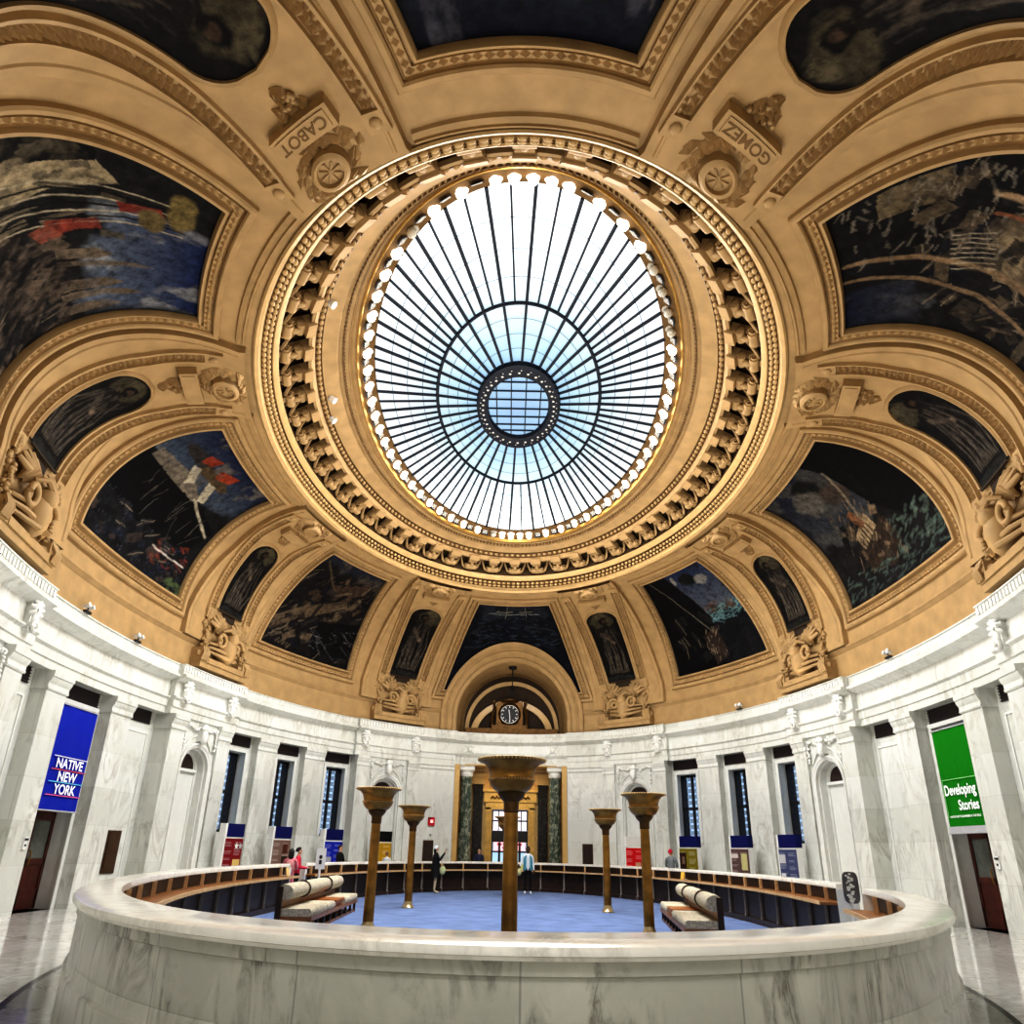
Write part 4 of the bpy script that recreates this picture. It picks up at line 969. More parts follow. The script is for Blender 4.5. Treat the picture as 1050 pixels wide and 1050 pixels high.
for i in range(12):
    a=2*PI*i/12; X=Vector((math.sin(a),0,math.cos(a))); Y=Vector((math.cos(a),0,-math.sin(a))); mb.box(Vector((0,-.05,.8))+X*.41,(.10,.05,.01),(X,Y,Vector((0,1,0))))
mb.grid([[(r*math.cos(2*PI*i/40),-.05,.8+r*math.sin(2*PI*i/40)) for i in range(40)] for r in (.49,.52)],False,True)
mb.build('hour_mark',M['white'],ck,None,False)
for a,l,w in ((rad(176),.38,.045),(rad(-10),.27,.05)):
    X=Vector((math.sin(a),0,math.cos(a))); Y=Vector((math.cos(a),0,-math.sin(a))); mb=MB(); mb.box(Vector((0,-.065,.8))+X*l/2,(l,w,.012),(X,Y,Vector((0,1,0)))); mb.build('hand',M['white'],ck,None,False)
pd=thing('hanging_fixture','thin dark rod fixture hanging from the top of the far arch','light fixture',(0,40.6,11.35))
mb=MB(); mb.tube([(0,0,0),(0,0,-1.1)],.03,8); mb.tube([(0,0,-.02),(0,0,-.14)],[.24,.2],12); mb.build('rod',M['iron'],pd,40,False)
mb=MB(); mb.tube([(0,0,-1.1),(0,0,-1.3)],[.1,.16],10); mb.build('shade',M['iron'],pd,40,False)
# ------------------------------------------------------------------ near end (behind the camera): open passage
Nn=wall['n']
for a,b in ((-68,-66.8),(-113.2,-112)):
    mb=MB(); uvsolid(mb,a,b,[(-1.2,ZF),(-.17,ZF),(-.17,ZC),(-1.2,ZC)]); mb.build('plain_wall',M['marble'],Nn)
mb=MB(); entab(mb,-113,-112,-.10); entab(mb,-68,-67,-.10); mb.build('entablature',M['marble'],Nn,30)
mb=MB()
for s in (-1,1): mb.box((s*5.7,-1.2,3.8),(.3,8.0,7.84))
mb.box((0,-5.2,3.8),(11.4,.3,7.84)); mb.build('lobby_wall',M['marble_plain'],Nn); mb=MB(); mb.box((0,-1.6,7.75),(11.6,7.4,.14)); mb.build('lobby_ceiling',M['tan'],Nn)
# ------------------------------------------------------------------ floors
mb=MB(); mb.uv=[]
n=48
P=[(-17,-5.4),(17,-5.4),(17,46),(-17,46)]
mb.v=[(x,y,ZF) for x,y in P]; mb.uv=[[x,y] for x,y in P]; mb.f=[(0,1,2,3)]; mb.mi=[0]
solo(tag(mb.build('floor',M['floor']),'polished pale marble floor around the counter',None,None,'structure'),(0,YC,ZF))
def cring(r0,r1,z,mat,name,par=None):
    mb=MB(); mb.grid([[((r+7.2)*cosd(q*2),YC+(r+16.75)*sind(q*2),z) for q in range(180)] for r in (r0,r1)],False,True); return mb.build(name,mat,par)
fb=struct('trim_2',(0,YC,ZF)); fb['label']='grey ring on the floor around the counter foot, a painted dark reflection'
cring(-.1,.62,ZF+.004,M['floor_reflection'],'reflection_band',fb); cring(.62,.71,ZF+.006,M['black_marble'],'reflection_edge',fb)  # dark reflection of the counter step, painted as flat rings
mb=MB(); mb.grid([[(r*6.75*cosd(q*3),YC+r*15.95*sind(q*3),ZF+.012) for q in range(120)] for r in (.001,.5,1)],False,True)
solo(tag(mb.build('carpet',M['carpet']),'blue carpet filling the oval inside the marble counter','carpet'),(0,YC,ZF+.012))
# ------------------------------------------------------------------ doors and banners in the side bays
def door_bay(side,idx):
    s=1 if side=='r' else -1; T=(lambda t:t) if s==1 else (lambda t:180-t)
    x=s*(B0+1.28); d=struct('door_%d'%idx,(x,YC,ZF)); d['label']='dark red-brown wooden door under the %s banner'%('green' if s==1 else 'blue')
    mb=MB()
    for y in (-1.16,1.16): mb.box((x,YC+y,1.2),(.16,.16,2.64))
    mb.box((x,YC,2.5),(.16,2.4,.14)); mb.build('frame',M['wood_red'],d)
    for e in (-1,1):
        c=YC+e*.56; mb=MB()
        for y in (-.47,.47): mb.box((x-s*.03,c+y,1.16),(.09,.16,2.5))
        for z,h in ((.15,.5),(1.1,.16),(2.3,.24)): mb.box((x-s*.03,c,z),(.09,.9,h))
        mb.box((x-s*.02,c,.65),(.05,.8,.75)); lf=mb.build('door_leaf',M['wood_red'],d)
        mb=MB(); mb.box((x-s*.02,c,1.7),(.03,.8,1.05)); mb.build('glass',M['doorgrey'],lf)
        mb=MB(); mb.tube([(x-s*.12,c-e*.4,1.0),(x-s*.16,c-e*.4,1.1),(x-s*.16,c-e*.4,1.3),(x-s*.12,c-e*.4,1.4)],.02,6); mb.build('door_handle',M['bronze'],lf)
    mb=MB(); mb.box((x+s*.1,YC,3.7),(.05,2.6,2.8)); mb.build('transom',M['wood_red'],d)
M['wood_red']=simple('red_brown_wood',(.10,.025,.015),.3,noise=.5,scale=5); M['doorgrey']=simple('grey_door_glass',(.16,.17,.15),.15,noise=.2)
door_bay('l',1); door_bay('r',2)
def banner(s,col,label,y0,y1,z0,z1):
    x=s*12.5; r=thing('banner',label,'banner',(x,(y0+y1)/2,z0))
    mb=MB(); ny=14
    mb.grid([[(x+s*(.012*math.sin(i*1.1)+.02),lerp(y0,y1,i/ny),z) for i in range(ny+1)] for z in np.linspace(z0,z1,20)]); mb.build('cloth',flat('banner_'+('green' if s>0 else 'blue'),col,.7),r,60)
    mb=MB()
    for z in (z0,z1): mb.tube([(x,y0-.04,z),(x,y1+.04,z)],.022,8)
    for y in (y0+.2,y1-.2): mb.tube([(x,y,z1),(x+s*.2,y,z1+.03)],.015,6)
    mb.build('rod',M['grey'],r,40); return r,x
def put_text(parent,name,txt,x,s,ya,yb,zb,cap,mat,ref=None):
    """text fitted between ya (left as seen) and yb, baseline zb, capital height cap"""
    vs,fs=text_pts(txt,1.0,True,'LEFT'); rv,_=text_pts(ref or txt[0],1.0,True,'LEFT')
    x0=min(v.x for v in vs); x1=max(v.x for v in vs); c0=min(v.y for v in rv); c1=max(v.y for v in rv)
    if ref is None or len(txt)==1: pass
    base=[v.y for v in text_pts(txt,1.0,True,'LEFT')[0]]
    full,_=text_pts(txt+'',1.0,True,'LEFT')
    k=cap/(c1-c0); zb0=sorted(v.y for v in vs)[0] if not any(ch in txt for ch in 'gpqyj') else None
    if zb0 is None:
        h=max(v.y for v in vs)-min(v.y for v in vs); zb0=max(v.y for v in vs)-(c1-c0)
    mb=MB(); mb.add([(x-s*.02,lerp(ya,yb,(v.x-x0)/(x1-x0)),zb+(v.y-zb0)*k) for v in vs],fs); return mb.build(name,mat,parent)
WT=emit('white_lettering',(.95,.95,.95),.12,(.95,.95,.95))
b,x=banner(-1,lin(24,44,168),'tall blue banner reading NATIVE NEW YORK above the left door',20.3,22.08,2.40,5.2)
put_text(b,'lettering','NATIVE',x,-1,20.56,21.86,3.51,.26,WT); put_text(b,'lettering','NEW',x,-1,20.76,21.68,3.165,.265,WT); put_text(b,'lettering','YORK',x,-1,20.69,21.76,2.83,.265,WT)
for z,c in ((3.815,(225,225,235)),(3.47,(214,92,84)),(3.145,(110,190,225)),(2.80,(228,110,150))):
    mb=MB(); mb.box((x+.015,21.23,z),(.006,1.68,.028)); mb.build('stripe',flat('stripe_%d'%int(z*100),lin(*c)),b)
b,x=banner(1,lin(14,128,14),'tall green banner reading Developing Stories above the right door',20.2,21.95,2.30,5.13)
put_text(b,'lettering','Developing',x,1,21.80,20.32,3.30,.29,WT,'D'); put_text(b,'lettering','Stories',x,1,21.25,20.32,2.89,.28,WT,'S')
put_text(b,'lettering','NATIVE PHOTOGRAPHERS IN THE FIELD',x,1,21.76,20.33,2.705,.06,WT,'N')
mb=MB(); mb.box((x-.015,21.05,3.73),(.006,1.62,.022)); mb.box((x-.015,21.85,3.23),(.006,.022,1.0)); mb.build('thin_line',flat('pale_green',lin(150,215,140)),b)
mb=MB(); mb.box((x-.012,21.075,2.39),(.02,1.75,.18)); mb.build('grey_hem',M['grey'],b)
# ------------------------------------------------------------------ oval marble counter
def KI(t,w,z): return Vector(((6.9-w)*cosd(t),YC+(16.1-w)*sind(t),z))
def KO(t,q,z): return Vector(((6.9+.37*q)*cosd(t),YC+(16.1+.71*q)*sind(t),z))
def ksweep(mb,f,t0,t1,prof,n=None,caps=True):
    n=n or max(2,int(abs(t1-t0)/1.5)); k=len(prof)
    P=[[f(lerp(t0,t1,i/n),w,z) for w,z in prof] for i in range(n+1)]
    if mb.uv is None: mb.uv=[]
    b=len(mb.v); mb.grid(P,False,True); acc=0
    for i in range(n+1):
        if i: acc+=(P[i][0]-P[i-1][0]).length
        mb.uv+=[[acc,z] for w,z in prof]
    if caps: mb.f+= [tuple(range(b,b+k)),tuple(range(b+n*k,b+n*k+k))[::-1]]; mb.mi+=[0,0]
ZT=1.127
def counter(t0,t1,label):
    c=thing('marble_counter',label,'counter',(0,YC,ZF))
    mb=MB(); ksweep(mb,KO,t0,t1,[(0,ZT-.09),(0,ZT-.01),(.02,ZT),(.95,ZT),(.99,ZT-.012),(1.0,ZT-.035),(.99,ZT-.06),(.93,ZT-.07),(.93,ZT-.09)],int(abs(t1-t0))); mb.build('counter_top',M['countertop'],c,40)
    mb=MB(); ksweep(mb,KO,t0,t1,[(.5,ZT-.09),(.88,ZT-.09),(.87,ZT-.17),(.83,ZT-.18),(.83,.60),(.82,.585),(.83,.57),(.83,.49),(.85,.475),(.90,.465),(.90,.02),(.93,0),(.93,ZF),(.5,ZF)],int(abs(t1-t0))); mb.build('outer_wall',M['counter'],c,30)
    mb=MB(); ksweep(mb,KI,t0,t1,[(.34,.74),(.34,.79),(-.2,.79),(-.2,.74)]); mb.build('shelf',M['wood_mid'],c,30)
    mb=MB(); ksweep(mb,KI,t0,t1,[(.36,.735),(.36,.80),(.335,.80),(.335,.735)]); mb.build('shelf_edge',M['wood_light'],c,30)
    mb=MB(); ksweep(mb,KI,t0,t1,[(-.16,.79),(-.16,ZT-.09),(-.2,ZT-.09),(-.2,.79)]); mb.build('back_board',M['wood'],c,30)
    mb=MB(); ksweep(mb,KI,t0,t1,[(.02,ZF),(.02,.74),(-.2,.74),(-.2,ZF)]); ksweep(mb,KI,t0,t1,[(.10,ZF),(.10,.02),(.02,.02),(.02,ZF)]); mb.build('base_panel',M['wood'],c,30)
    ts=[t for t in arcparam(16.1,6.9,58,.3)]; ts=[q+m_ for q in ts for m_ in (-360,0,360) if t0+.6<q+m_<t1-.6]; d0=p0=None
    for q,t in enumerate(ts):
        n=(KI(t,.1,0)-KI(t,0,0)).normalized(); X=n.cross(Vector((0,0,1)))
        for key in (0,1):
            base=KI(t,.03,ZF)
            if key==0:
                mb=MB(); mb.box((0,-.02,.915+.12),(.055,.07,.245)); mat=M['wood_light']; nm='divider'
            else:
                mb=MB(); mb.box((0,.02,.43),(.07,.06,.84)); mb.box((0,.03,.1),(.09,.07,.16)); mat=M['post']; nm='post'
            src=d0 if key==0 else p0
            if src is None:
                src=mb.build(nm,mat,c,None,False); ob=src
                if key==0: d0=src
                else: p0=src
            else: ob=src.copy(); C.objects.link(ob)
            ob.location=base-Vector(c.location); ob.rotation_euler=(0,0,math.atan2(n.y,n.x)-PI/2)
        if q<len(ts)-1:                    # sunk panel between posts
            pass
    for t in (t0,t1):
        mb=MB(); n=(KO(t,1,0)-KO(t,0,0)); L=n.length; n.normalize(); P=(KO(t,0,0)+KO(t,.85,0))/2; mb.box((P.x,P.y,(ZF+ZT-.09)/2),(L*.9,.1,ZT-.09-ZF),(n,Vector((0,0,1)).cross(n),Vector((0,0,1)))); mb.build('end_slab',M['marble_plain'],c)
    return c
counter(-20.5,164.3,'far stretch of the oval marble counter, dark wooden shelves facing the carpet')
counter(169.4,331.5,'near stretch of the oval marble counter, big veined front facing the camera')
# ------------------------------------------------------------------ bronze bowl lamps
def lamp_parts(r):
    mb=MB(); mb.lathe([(.19,0),(.19,.03),(.16,.06),(.14,.12),(.125,.16),(.12,.2)],n=28); mb.build('base',M['lampfoot'],r,40,False)
    mb=MB(); mb.lathe([(.12,.2),(.115,1.0),(.105,2.28)],n=24); mb.build('pole',M['bronze'],r,60,False)
    mb=MB(); mb.lathe([(.105,2.26),(.12,2.28),(.115,2.34),(.12,2.42),(.17,2.47),(.21,2.53),(.215,2.55)],n=24); mb.build('collar',M['bronze_dark'],r,40,False)
    mb=MB(); mb.lathe([(.02,2.54),(.2,2.55),(.28,2.60),(.335,2.67),(.35,2.72),(.36,2.74),(.345,2.76),(.345,2.80),(.37,2.9),(.43,2.98),(.52,3.02),(.535,3.045),(.5,3.05),(.42,2.98),(.33,2.85),(.0,2.78)],n=48); mb.build('bowl',M['bronze'],r,40,False)
    mb=MB()
    for q in range(56): a=2*PI*q/56; mb.blob((.515*math.cos(a),.515*math.sin(a),3.035),(.026,.026,.024),n=6,m=4)
    mb.build('beaded_rim',M['tan_light2'],r,60,False); mb=MB()
    for q in range(48): a=2*PI*q/48; mb.blob((.352*math.cos(a),.352*math.sin(a),2.745),(.02,.02,.02),n=6,m=4)
    mb.build('beaded_band',M['tan_light2'],r,60,False)
M['tan_light2']=simple('bright_bronze',(.72,.50,.22),.35,.7,noise=.2); M['lampfoot']=simple('brass_foot',(.62,.5,.3),.3,.8,noise=.2)
LAMPS=[(-.03,11.75,'nearest tall bronze bowl lamp, standing in the middle of the picture'),(-3.18,18.15,'tall bronze bowl lamp on the left beside the left bench, larger of the left two'),(3.16,18.3,'tall bronze bowl lamp on the right beside the right bench, larger of the right two'),
 (-3.2,25.35,'bronze bowl lamp on the far left of the carpet, smaller of the left two'),(3.1,25.2,'bronze bowl lamp on the far right of the carpet, smaller of the right two'),(-.12,32.2,'small far bronze bowl lamp half hidden behind the nearest lamp')]
lp=None
for x,y,lab in LAMPS:
    if lp is None: lp=thing('torchere_lamp',lab,'floor lamp',(x,y,ZF+.012),0,'bronze bowl lamps on the blue carpet'); lamp_parts(lp)
    else:
        o=copy_tree(lp); o.location=(x,y,ZF+.012); o['label']=lab
# ------------------------------------------------------------------ benches
def bench(label,loc,rz,flip):
    r=thing('lounge_bench',label,'bench',loc,rz); f=-1 if flip else 1     # local: y along, seat faces +x*f
    L=6.3; D=.74
    mb=MB(); mb.box((0,0,.28),(D,L,.09)); mb.box((0,0,.03),(D*.9,L*.98,.06)); mb.build('seat_frame',M['wood_mid'],r,None,False)
    for q in range(9):
        for e in (-1,1):
            mb=MB(); mb.box((e*.31,-L/2+.12+q*(L-.24)/8,.14),(.06,.08,.26)); mb.build('leg',M['wood'],r,None,False)
    mb=MB(); mb.box((-f*.34,0,.56),(.05,L,.5)); mb.build('back_board',M['wood_mid'],r,None,False)
    for e in (-1,1): mb=MB(); mb.box((-f*.36,e*(L/2+.02),.46),(.12,.05,.9)); mb.build('end_board',M['wood'],r,None,False)
    segs=[(-L/2,-L/2+1.75),(-L/2+1.8,-.35),(1.05,L/2-1.8),(L/2-1.75,L/2)]
    for a,b in segs:
        mb=MB(); prof=[(-.36,0),(-.38,.04),(-.38,.12),(-.34,.17),(.34,.17),(.38,.12),(.38,.04),(.36,0)]
        n=8; mb.grid([[(x*(1-.06*(abs(2*i/n-1)**6)),lerp(a,b,i/n),.325+z*(1-.12*(abs(2*i/n-1)**4))) for x,z in prof] for i in range(n+1)],False,True)
        k=len(prof); b0=len(mb.v)-k*(n+1); mb.f.append(tuple(range(b0,b0+k))); mb.mi.append(0); mb.f.append(tuple(range(b0+n*k,b0+n*k+k))); mb.mi.append(0)
        mb.build('seat_cushion',M['fabric'],r,50,False)
    mb=MB(); mb.box((0,.35,.46),(.72,1.2,.06)); mb.box((0,.35,.38),(.6,1.1,.12)); mb.build('tray_table',M['tray'],r,None,False)
    for a,b in ((-L/2,-L/2+1.6),(-L/2+1.65,1.2),(1.25,L/2)):
        mb=MB(); n=10; mb.grid([[(-f*.26+.19*math.cos(2*PI*j/16)*(1-.1*abs(2*i/n-1)**8),lerp(a,b,i/n),.80+.17*math.sin(2*PI*j/16)*(1-.1*abs(2*i/n-1)**8)) for j in range(16)] for i in range(n+1)],False,True)
        for i in (0,n): b0=i*16; mb.f.append(tuple(range(b0,b0+16))); mb.mi.append(0)
        mb.build('back_bolster',M['fabric'],r,50,False)
        if a<-L/2+.1: continue
        mb=MB(); mb.tube([(-f*.26+.195*math.cos(2*PI*j/16),a,.80+.175*math.sin(2*PI*j/16)) for j in range(17)],.018,5,False); mb.build('strap',M['wood'],r,60,False)
    return r
M['tray']=simple('orange_wood',(.42,.15,.035),.4,noise=.3,scale=6)
bench('long padded bench with cream bolster back on the left side of the carpet',(-4.76,20.55,ZF+.013),rad(2.0),False)
bench('long padded bench with cream bolster back on the right side of the carpet',(4.28,19.55,ZF+.013),rad(-6.5),True)
# ------------------------------------------------------------------ exhibition panels on the walkway
def panel(t,col,label,head=(18,24,92),pics=(),star=False,text=True,w=1.15):
    P=E(t,.44,ZF); n=En(t); rz=math.atan2(n.y,n.x)-PI/2
    r=thing('exhibit_panel',label,'display panel',P,rz,'exhibition panels around the walkway')   # local +y faces the room, +x is left seen from the room
    mb=MB(); mb.box((0,0,1.0),(w,.26,2.0)); mb.box((0,0,.04),(w+.2,.5,.08)); mb.build('body',M['white'],r,None,False)
    mb=MB(); mb.box((-.06,0,2.27),(w-.12,.27,.46)); h=mb.build('header',flat('panel_header',lin(*head)),r,None,False)
    mb=MB(); mb.box((w/2-.06,0,2.27),(.12,.265,.47)); mb.build('header_end',M['white'],r,None,False)
    mb=MB(); mb.box((-.04,.135,1.0),(w-.1,.02,1.96)); g=mb.build('graphic',flat('panel_graphic',lin(*col)),r,None,False)
    mb=MB(); rr=random.Random(int(t*3))
    for c_ in (.27,-.30):
        z=1.85
        while z>.3:
            for q in range(rr.randint(2,5)):
                l=rr.uniform(.3,.42); mb.box((c_+(.44-l)/2,.148,z),(l,.004,.018)); z-=.045
            z-=.12
    mb.build('caption_lines',flat('panel_text',tuple(min(1,c*1.0+.25) for c in lin(*col))),g,None,False)
    for (x,z,pw_,ph,c2) in pics:
        mb=MB(); mb.box((x,.152,z),(pw_,.01,ph)); mb.build('photo_print',flat('print_%d'%int(sum(c2)),lin(*c2)),g,None,False)
    if star:
        for q,x in enumerate((-.18,-.42)):
            mb=MB(); pts=[(x+.15*(1 if k%2==0 else .42)*math.sin(k*PI/5),.16,1.72+.15*(1 if k%2==0 else .42)*math.cos(k*PI/5)) for k in range(10)]
            mb.add([(x,.16,1.72)]+pts,[(0,1+k,1+(k+1)%10) for k in range(10)]); mb.build('star',M['white'] if q==0 else M['grey'],g,None,False)
    return r
panel(154.9,(128,26,34),'red exhibition panel with two stars, by the left windows',pics=((-.28,1.05,.42,.42,(214,186,120)),(.3,.55,.3,.3,(210,205,190)),(-.2,.55,.3,.3,(190,180,160))),star=True)
panel(145.0,(128,104,94),'grey-brown exhibition panel second from the red starred panel',pics=((-.25,1.65,.3,.34,(92,52,34)),(-.25,1.2,.34,.34,(60,44,34)),(-.2,.6,.3,.3,(200,196,188))))
panel(133.6,(30,48,168),'blue exhibition panel by the left windows, beside person in black',pics=((.2,1.1,.3,.5,(170,170,180)),))
panel(122.2,(184,146,36),'yellow exhibition panel in the left niche behind a lamp',head=(14,14,16),pics=((.34,1.3,.3,.9,(40,34,30)),))
panel(58.6,(196,26,34),'bright red exhibition panel with white header, right of the far arch',head=(214,212,206),pics=((-.2,1.2,.3,.3,(190,150,120)),(-.2,.7,.34,.26,(214,210,200))))
panel(46.2,(128,116,34),'olive exhibition panel with a portrait, beside person in red cap',pics=((.28,1.45,.38,.72,(56,30,26)),(.27,1.5,.18,.3,(170,140,120)),(.28,.7,.36,.3,(190,180,150))))
panel(34.9,(104,80,78),'brown exhibition panel in the middle of the right windows',pics=((-.3,1.5,.34,.62,(196,190,140)),(-.3,.55,.3,.34,(214,212,204)),(.26,1.72,.4,.16,(210,200,196))))
panel(25.1,(78,84,118),'grey-blue exhibition panel nearest the camera on the right wall',pics=((.3,1.65,.4,.3,(196,196,200)),(.3,1.0,.24,.3,(206,206,210)),(0.05,.75,.24,.34,(214,214,214))))
# ------------------------------------------------------------------ small wall fittings
def wallbox(name,label,cat,t,d,z,w,h,dp,mat,parts=(),group=None):
    n=En(t); P=E(t,d,z); r=thing(name,label,cat,P,math.atan2(n.y,n.x)-PI/2,group)
    mb=MB(); mb.box((0,dp/2,h/2),(w,dp,h)); mb.build('plate',mat,r,None,False)
    for nm,x,z2,w2,h2,m2 in parts:
        mb=MB(); mb.box((x,dp+.01,z2),(w2,.02,h2)); mb.build(nm,m2,r,None,False)
M['plaque']=simple('brown_plaque',(.10,.05,.025),.4,.4,noise=.3)
wallbox('bronze_plaque','brown wall plaque in the left wall bay beside the blue banner','plaque',170.3,RD,.73,.66,1.26,.04,M['plaque'],(('rim',0,.63,.56,1.16,M['plaque2'] if 'plaque2' in M else M['plaque']),))
wallbox('bronze_plaque','dark wall plaque below the red fire alarm, left of the far door','plaque',109.8,-.17,.85,.56,1.2,.04,M['plaque'],(('rim',0,.6,.46,1.1,M['vent']),))
wallbox('bronze_plaque','dark wall plaque right of the far door','plaque',71.0,-.17,.82,.56,1.2,.04,M['plaque'],(('rim',0,.6,.46,1.1,M['vent']),))
red=flat('alarm_red',(.55,.02,.03)); pinkm=emit('alarm_lens',(1,.5,.5),.5,(.9,.6,.6))
wallbox('fire_alarm','small red fire alarm with pale lens on the far left marble wall','alarm',109.4,-.17,2.75,.34,.40,.1,red,(('lens',0,.2,.15,.15,pinkm),('dark_box',.1,.37,.18,.05,M['black'])))  # black bar near the top edge of the alarm
wallbox('wall_sensor','tiny grey sensor on the wall below the fire alarm','sensor',109.4,-.17,2.25,.1,.1,.05,M['grey'],(('lens',0,.05,.05,.05,M['black']),))
wallbox('door_intercom','white intercom plate on the pilaster left of the left door','intercom',184.6,BP,1.42,.16,.3,.04,M['white'],(('screen',0,.24,.14,.05,M['black']),('button',0,.1,.04,.05,M['black'])))
wallbox('door_intercom','white intercom plate on the pilaster right of the right door','intercom',-4.6,BP,1.42,.16,.3,.04,M['white'],(('screen',0,.24,.14,.05,M['black']),('button',0,.1,.04,.05,M['black'])))
for t,lab in ((185.8,'tiny white spotlight on the left cornice, nearer the camera'),(176.6,'tiny white spotlight on the left cornice, farther along'),(3.9,'tiny white spotlight on the right cornice, nearer the camera'),(33.9,'tiny white spotlight on the right cornice above the windows')):
    P=E(t,-.02,ZP); n=En(t); r=thing('cornice_spotlight',lab,'spotlight',P,math.atan2(n.y,n.x)-PI/2)
    mb=MB(); mb.box((0,0,.03),(.3,.1,.06)); mb.tube([(0,0,.04),(0,0,.16)],.02,6); mb.build('bracket',M['black'],r,None,False)
    for s in (-1,1): mb=MB(); mb.tube([(s*.1,-.08,.16),(s*.12,.1,.22)],[.05,.07],10); mb.build('lamp_head',M['white'],r,40,False)
# sign stands in the two gaps of the counter
r=thing('sign_stand','grey metal stand with rounded patterned plate in the right gap of the counter','sign',(6.32,14.75,ZF))
mb=MB(); mb.lathe([(.2,0),(.2,.03),(.05,.05)],n=20); mb.tube([(0,0,.03),(-.02,0,1.0)],.035,8); mb.build('pole',M['white'],r,40,False)
mb=MB(); pts=[]
for k in range(24):
    a=2*PI*k/24; q=4; pts.append((.14*abs(math.cos(a))**(2/q)*math.copysign(1,math.cos(a)),.27*abs(math.sin(a))**(2/q)*math.copysign(1,math.sin(a))))
mb.add([(x,-.03,1.22+z) for x,z in pts]+[(x,.03,1.22+z) for x,z in pts],[tuple(range(24)),tuple(range(24,48))[::-1]]+[(k,(k+1)%24,24+(k+1)%24,24+k) for k in range(24)]); mb.build('plate',simple('grey_metal',(.16,.15,.16),.35,.6,noise=.3),r,None,False)
mb=MB(); g=random.Random(2)
for k in range(16): z=1.0+.03*k; mb.blob((-.03+.05*math.sin(k*1.7),-.035,z),(g.uniform(.02,.05),.012,g.uniform(.015,.04)),n=6,m=4)
mb.build('pattern',M['white'],r,60,False)
r=thing('sign_stand','white sign on a white post at the left gap of the counter','sign',(-6.0,24.9,ZF))
mb=MB(); mb.lathe([(.2,0),(.2,.03),(.05,.05)],n=20); mb.tube([(0,0,.03),(0,0,1.1)],.04,8); mb.build('pole',M['white'],r,40,False)
mb=MB(); mb.box((0,0,1.4),(.30,.04,.62)); mb.build('plate',M['white'],r,None,False)
mb=MB(); mb.blob((0,-.025,1.45),(.05,.01,.06)); mb.box((0,-.025,1.3),(.08,.01,.12)); mb.build('symbol',M['black'],r,None,False)
for k,(t,lab,c) in enumerate(((143,'pale yellow card standing on the far left shelf of the counter',(228,190,90)),(24.2,'pale yellow card standing on the right shelf of the counter',(228,190,90)),(172,'cream card standing on the left shelf near the counter gap',(226,200,140)),(84.5,'pale yellow bag hanging on the far shelf beside the man in blue jacket',(206,204,140)))):
    n=(KI(t,.1,0)-KI(t,0,0)).normalized(); P=KI(t,.2,.80); r=thing('leaflet_card',lab,'card',P,math.atan2(n.y,n.x)-PI/2)
    mb=MB(); mb.box((0,0,.12),(.2,.015,.24),(Vector((1,0,0)),Vector((0,math.cos(.2),math.sin(.2))),Vector((0,-math.sin(.2),math.cos(.2))))); mb.build('sheet',flat('card_%d'%k,lin(*c)),r,None,False)
    mb=MB(); mb.box((0,-.06,.015),(.2,.14,.02)); mb.build('holder',M['white'],r,None,False)
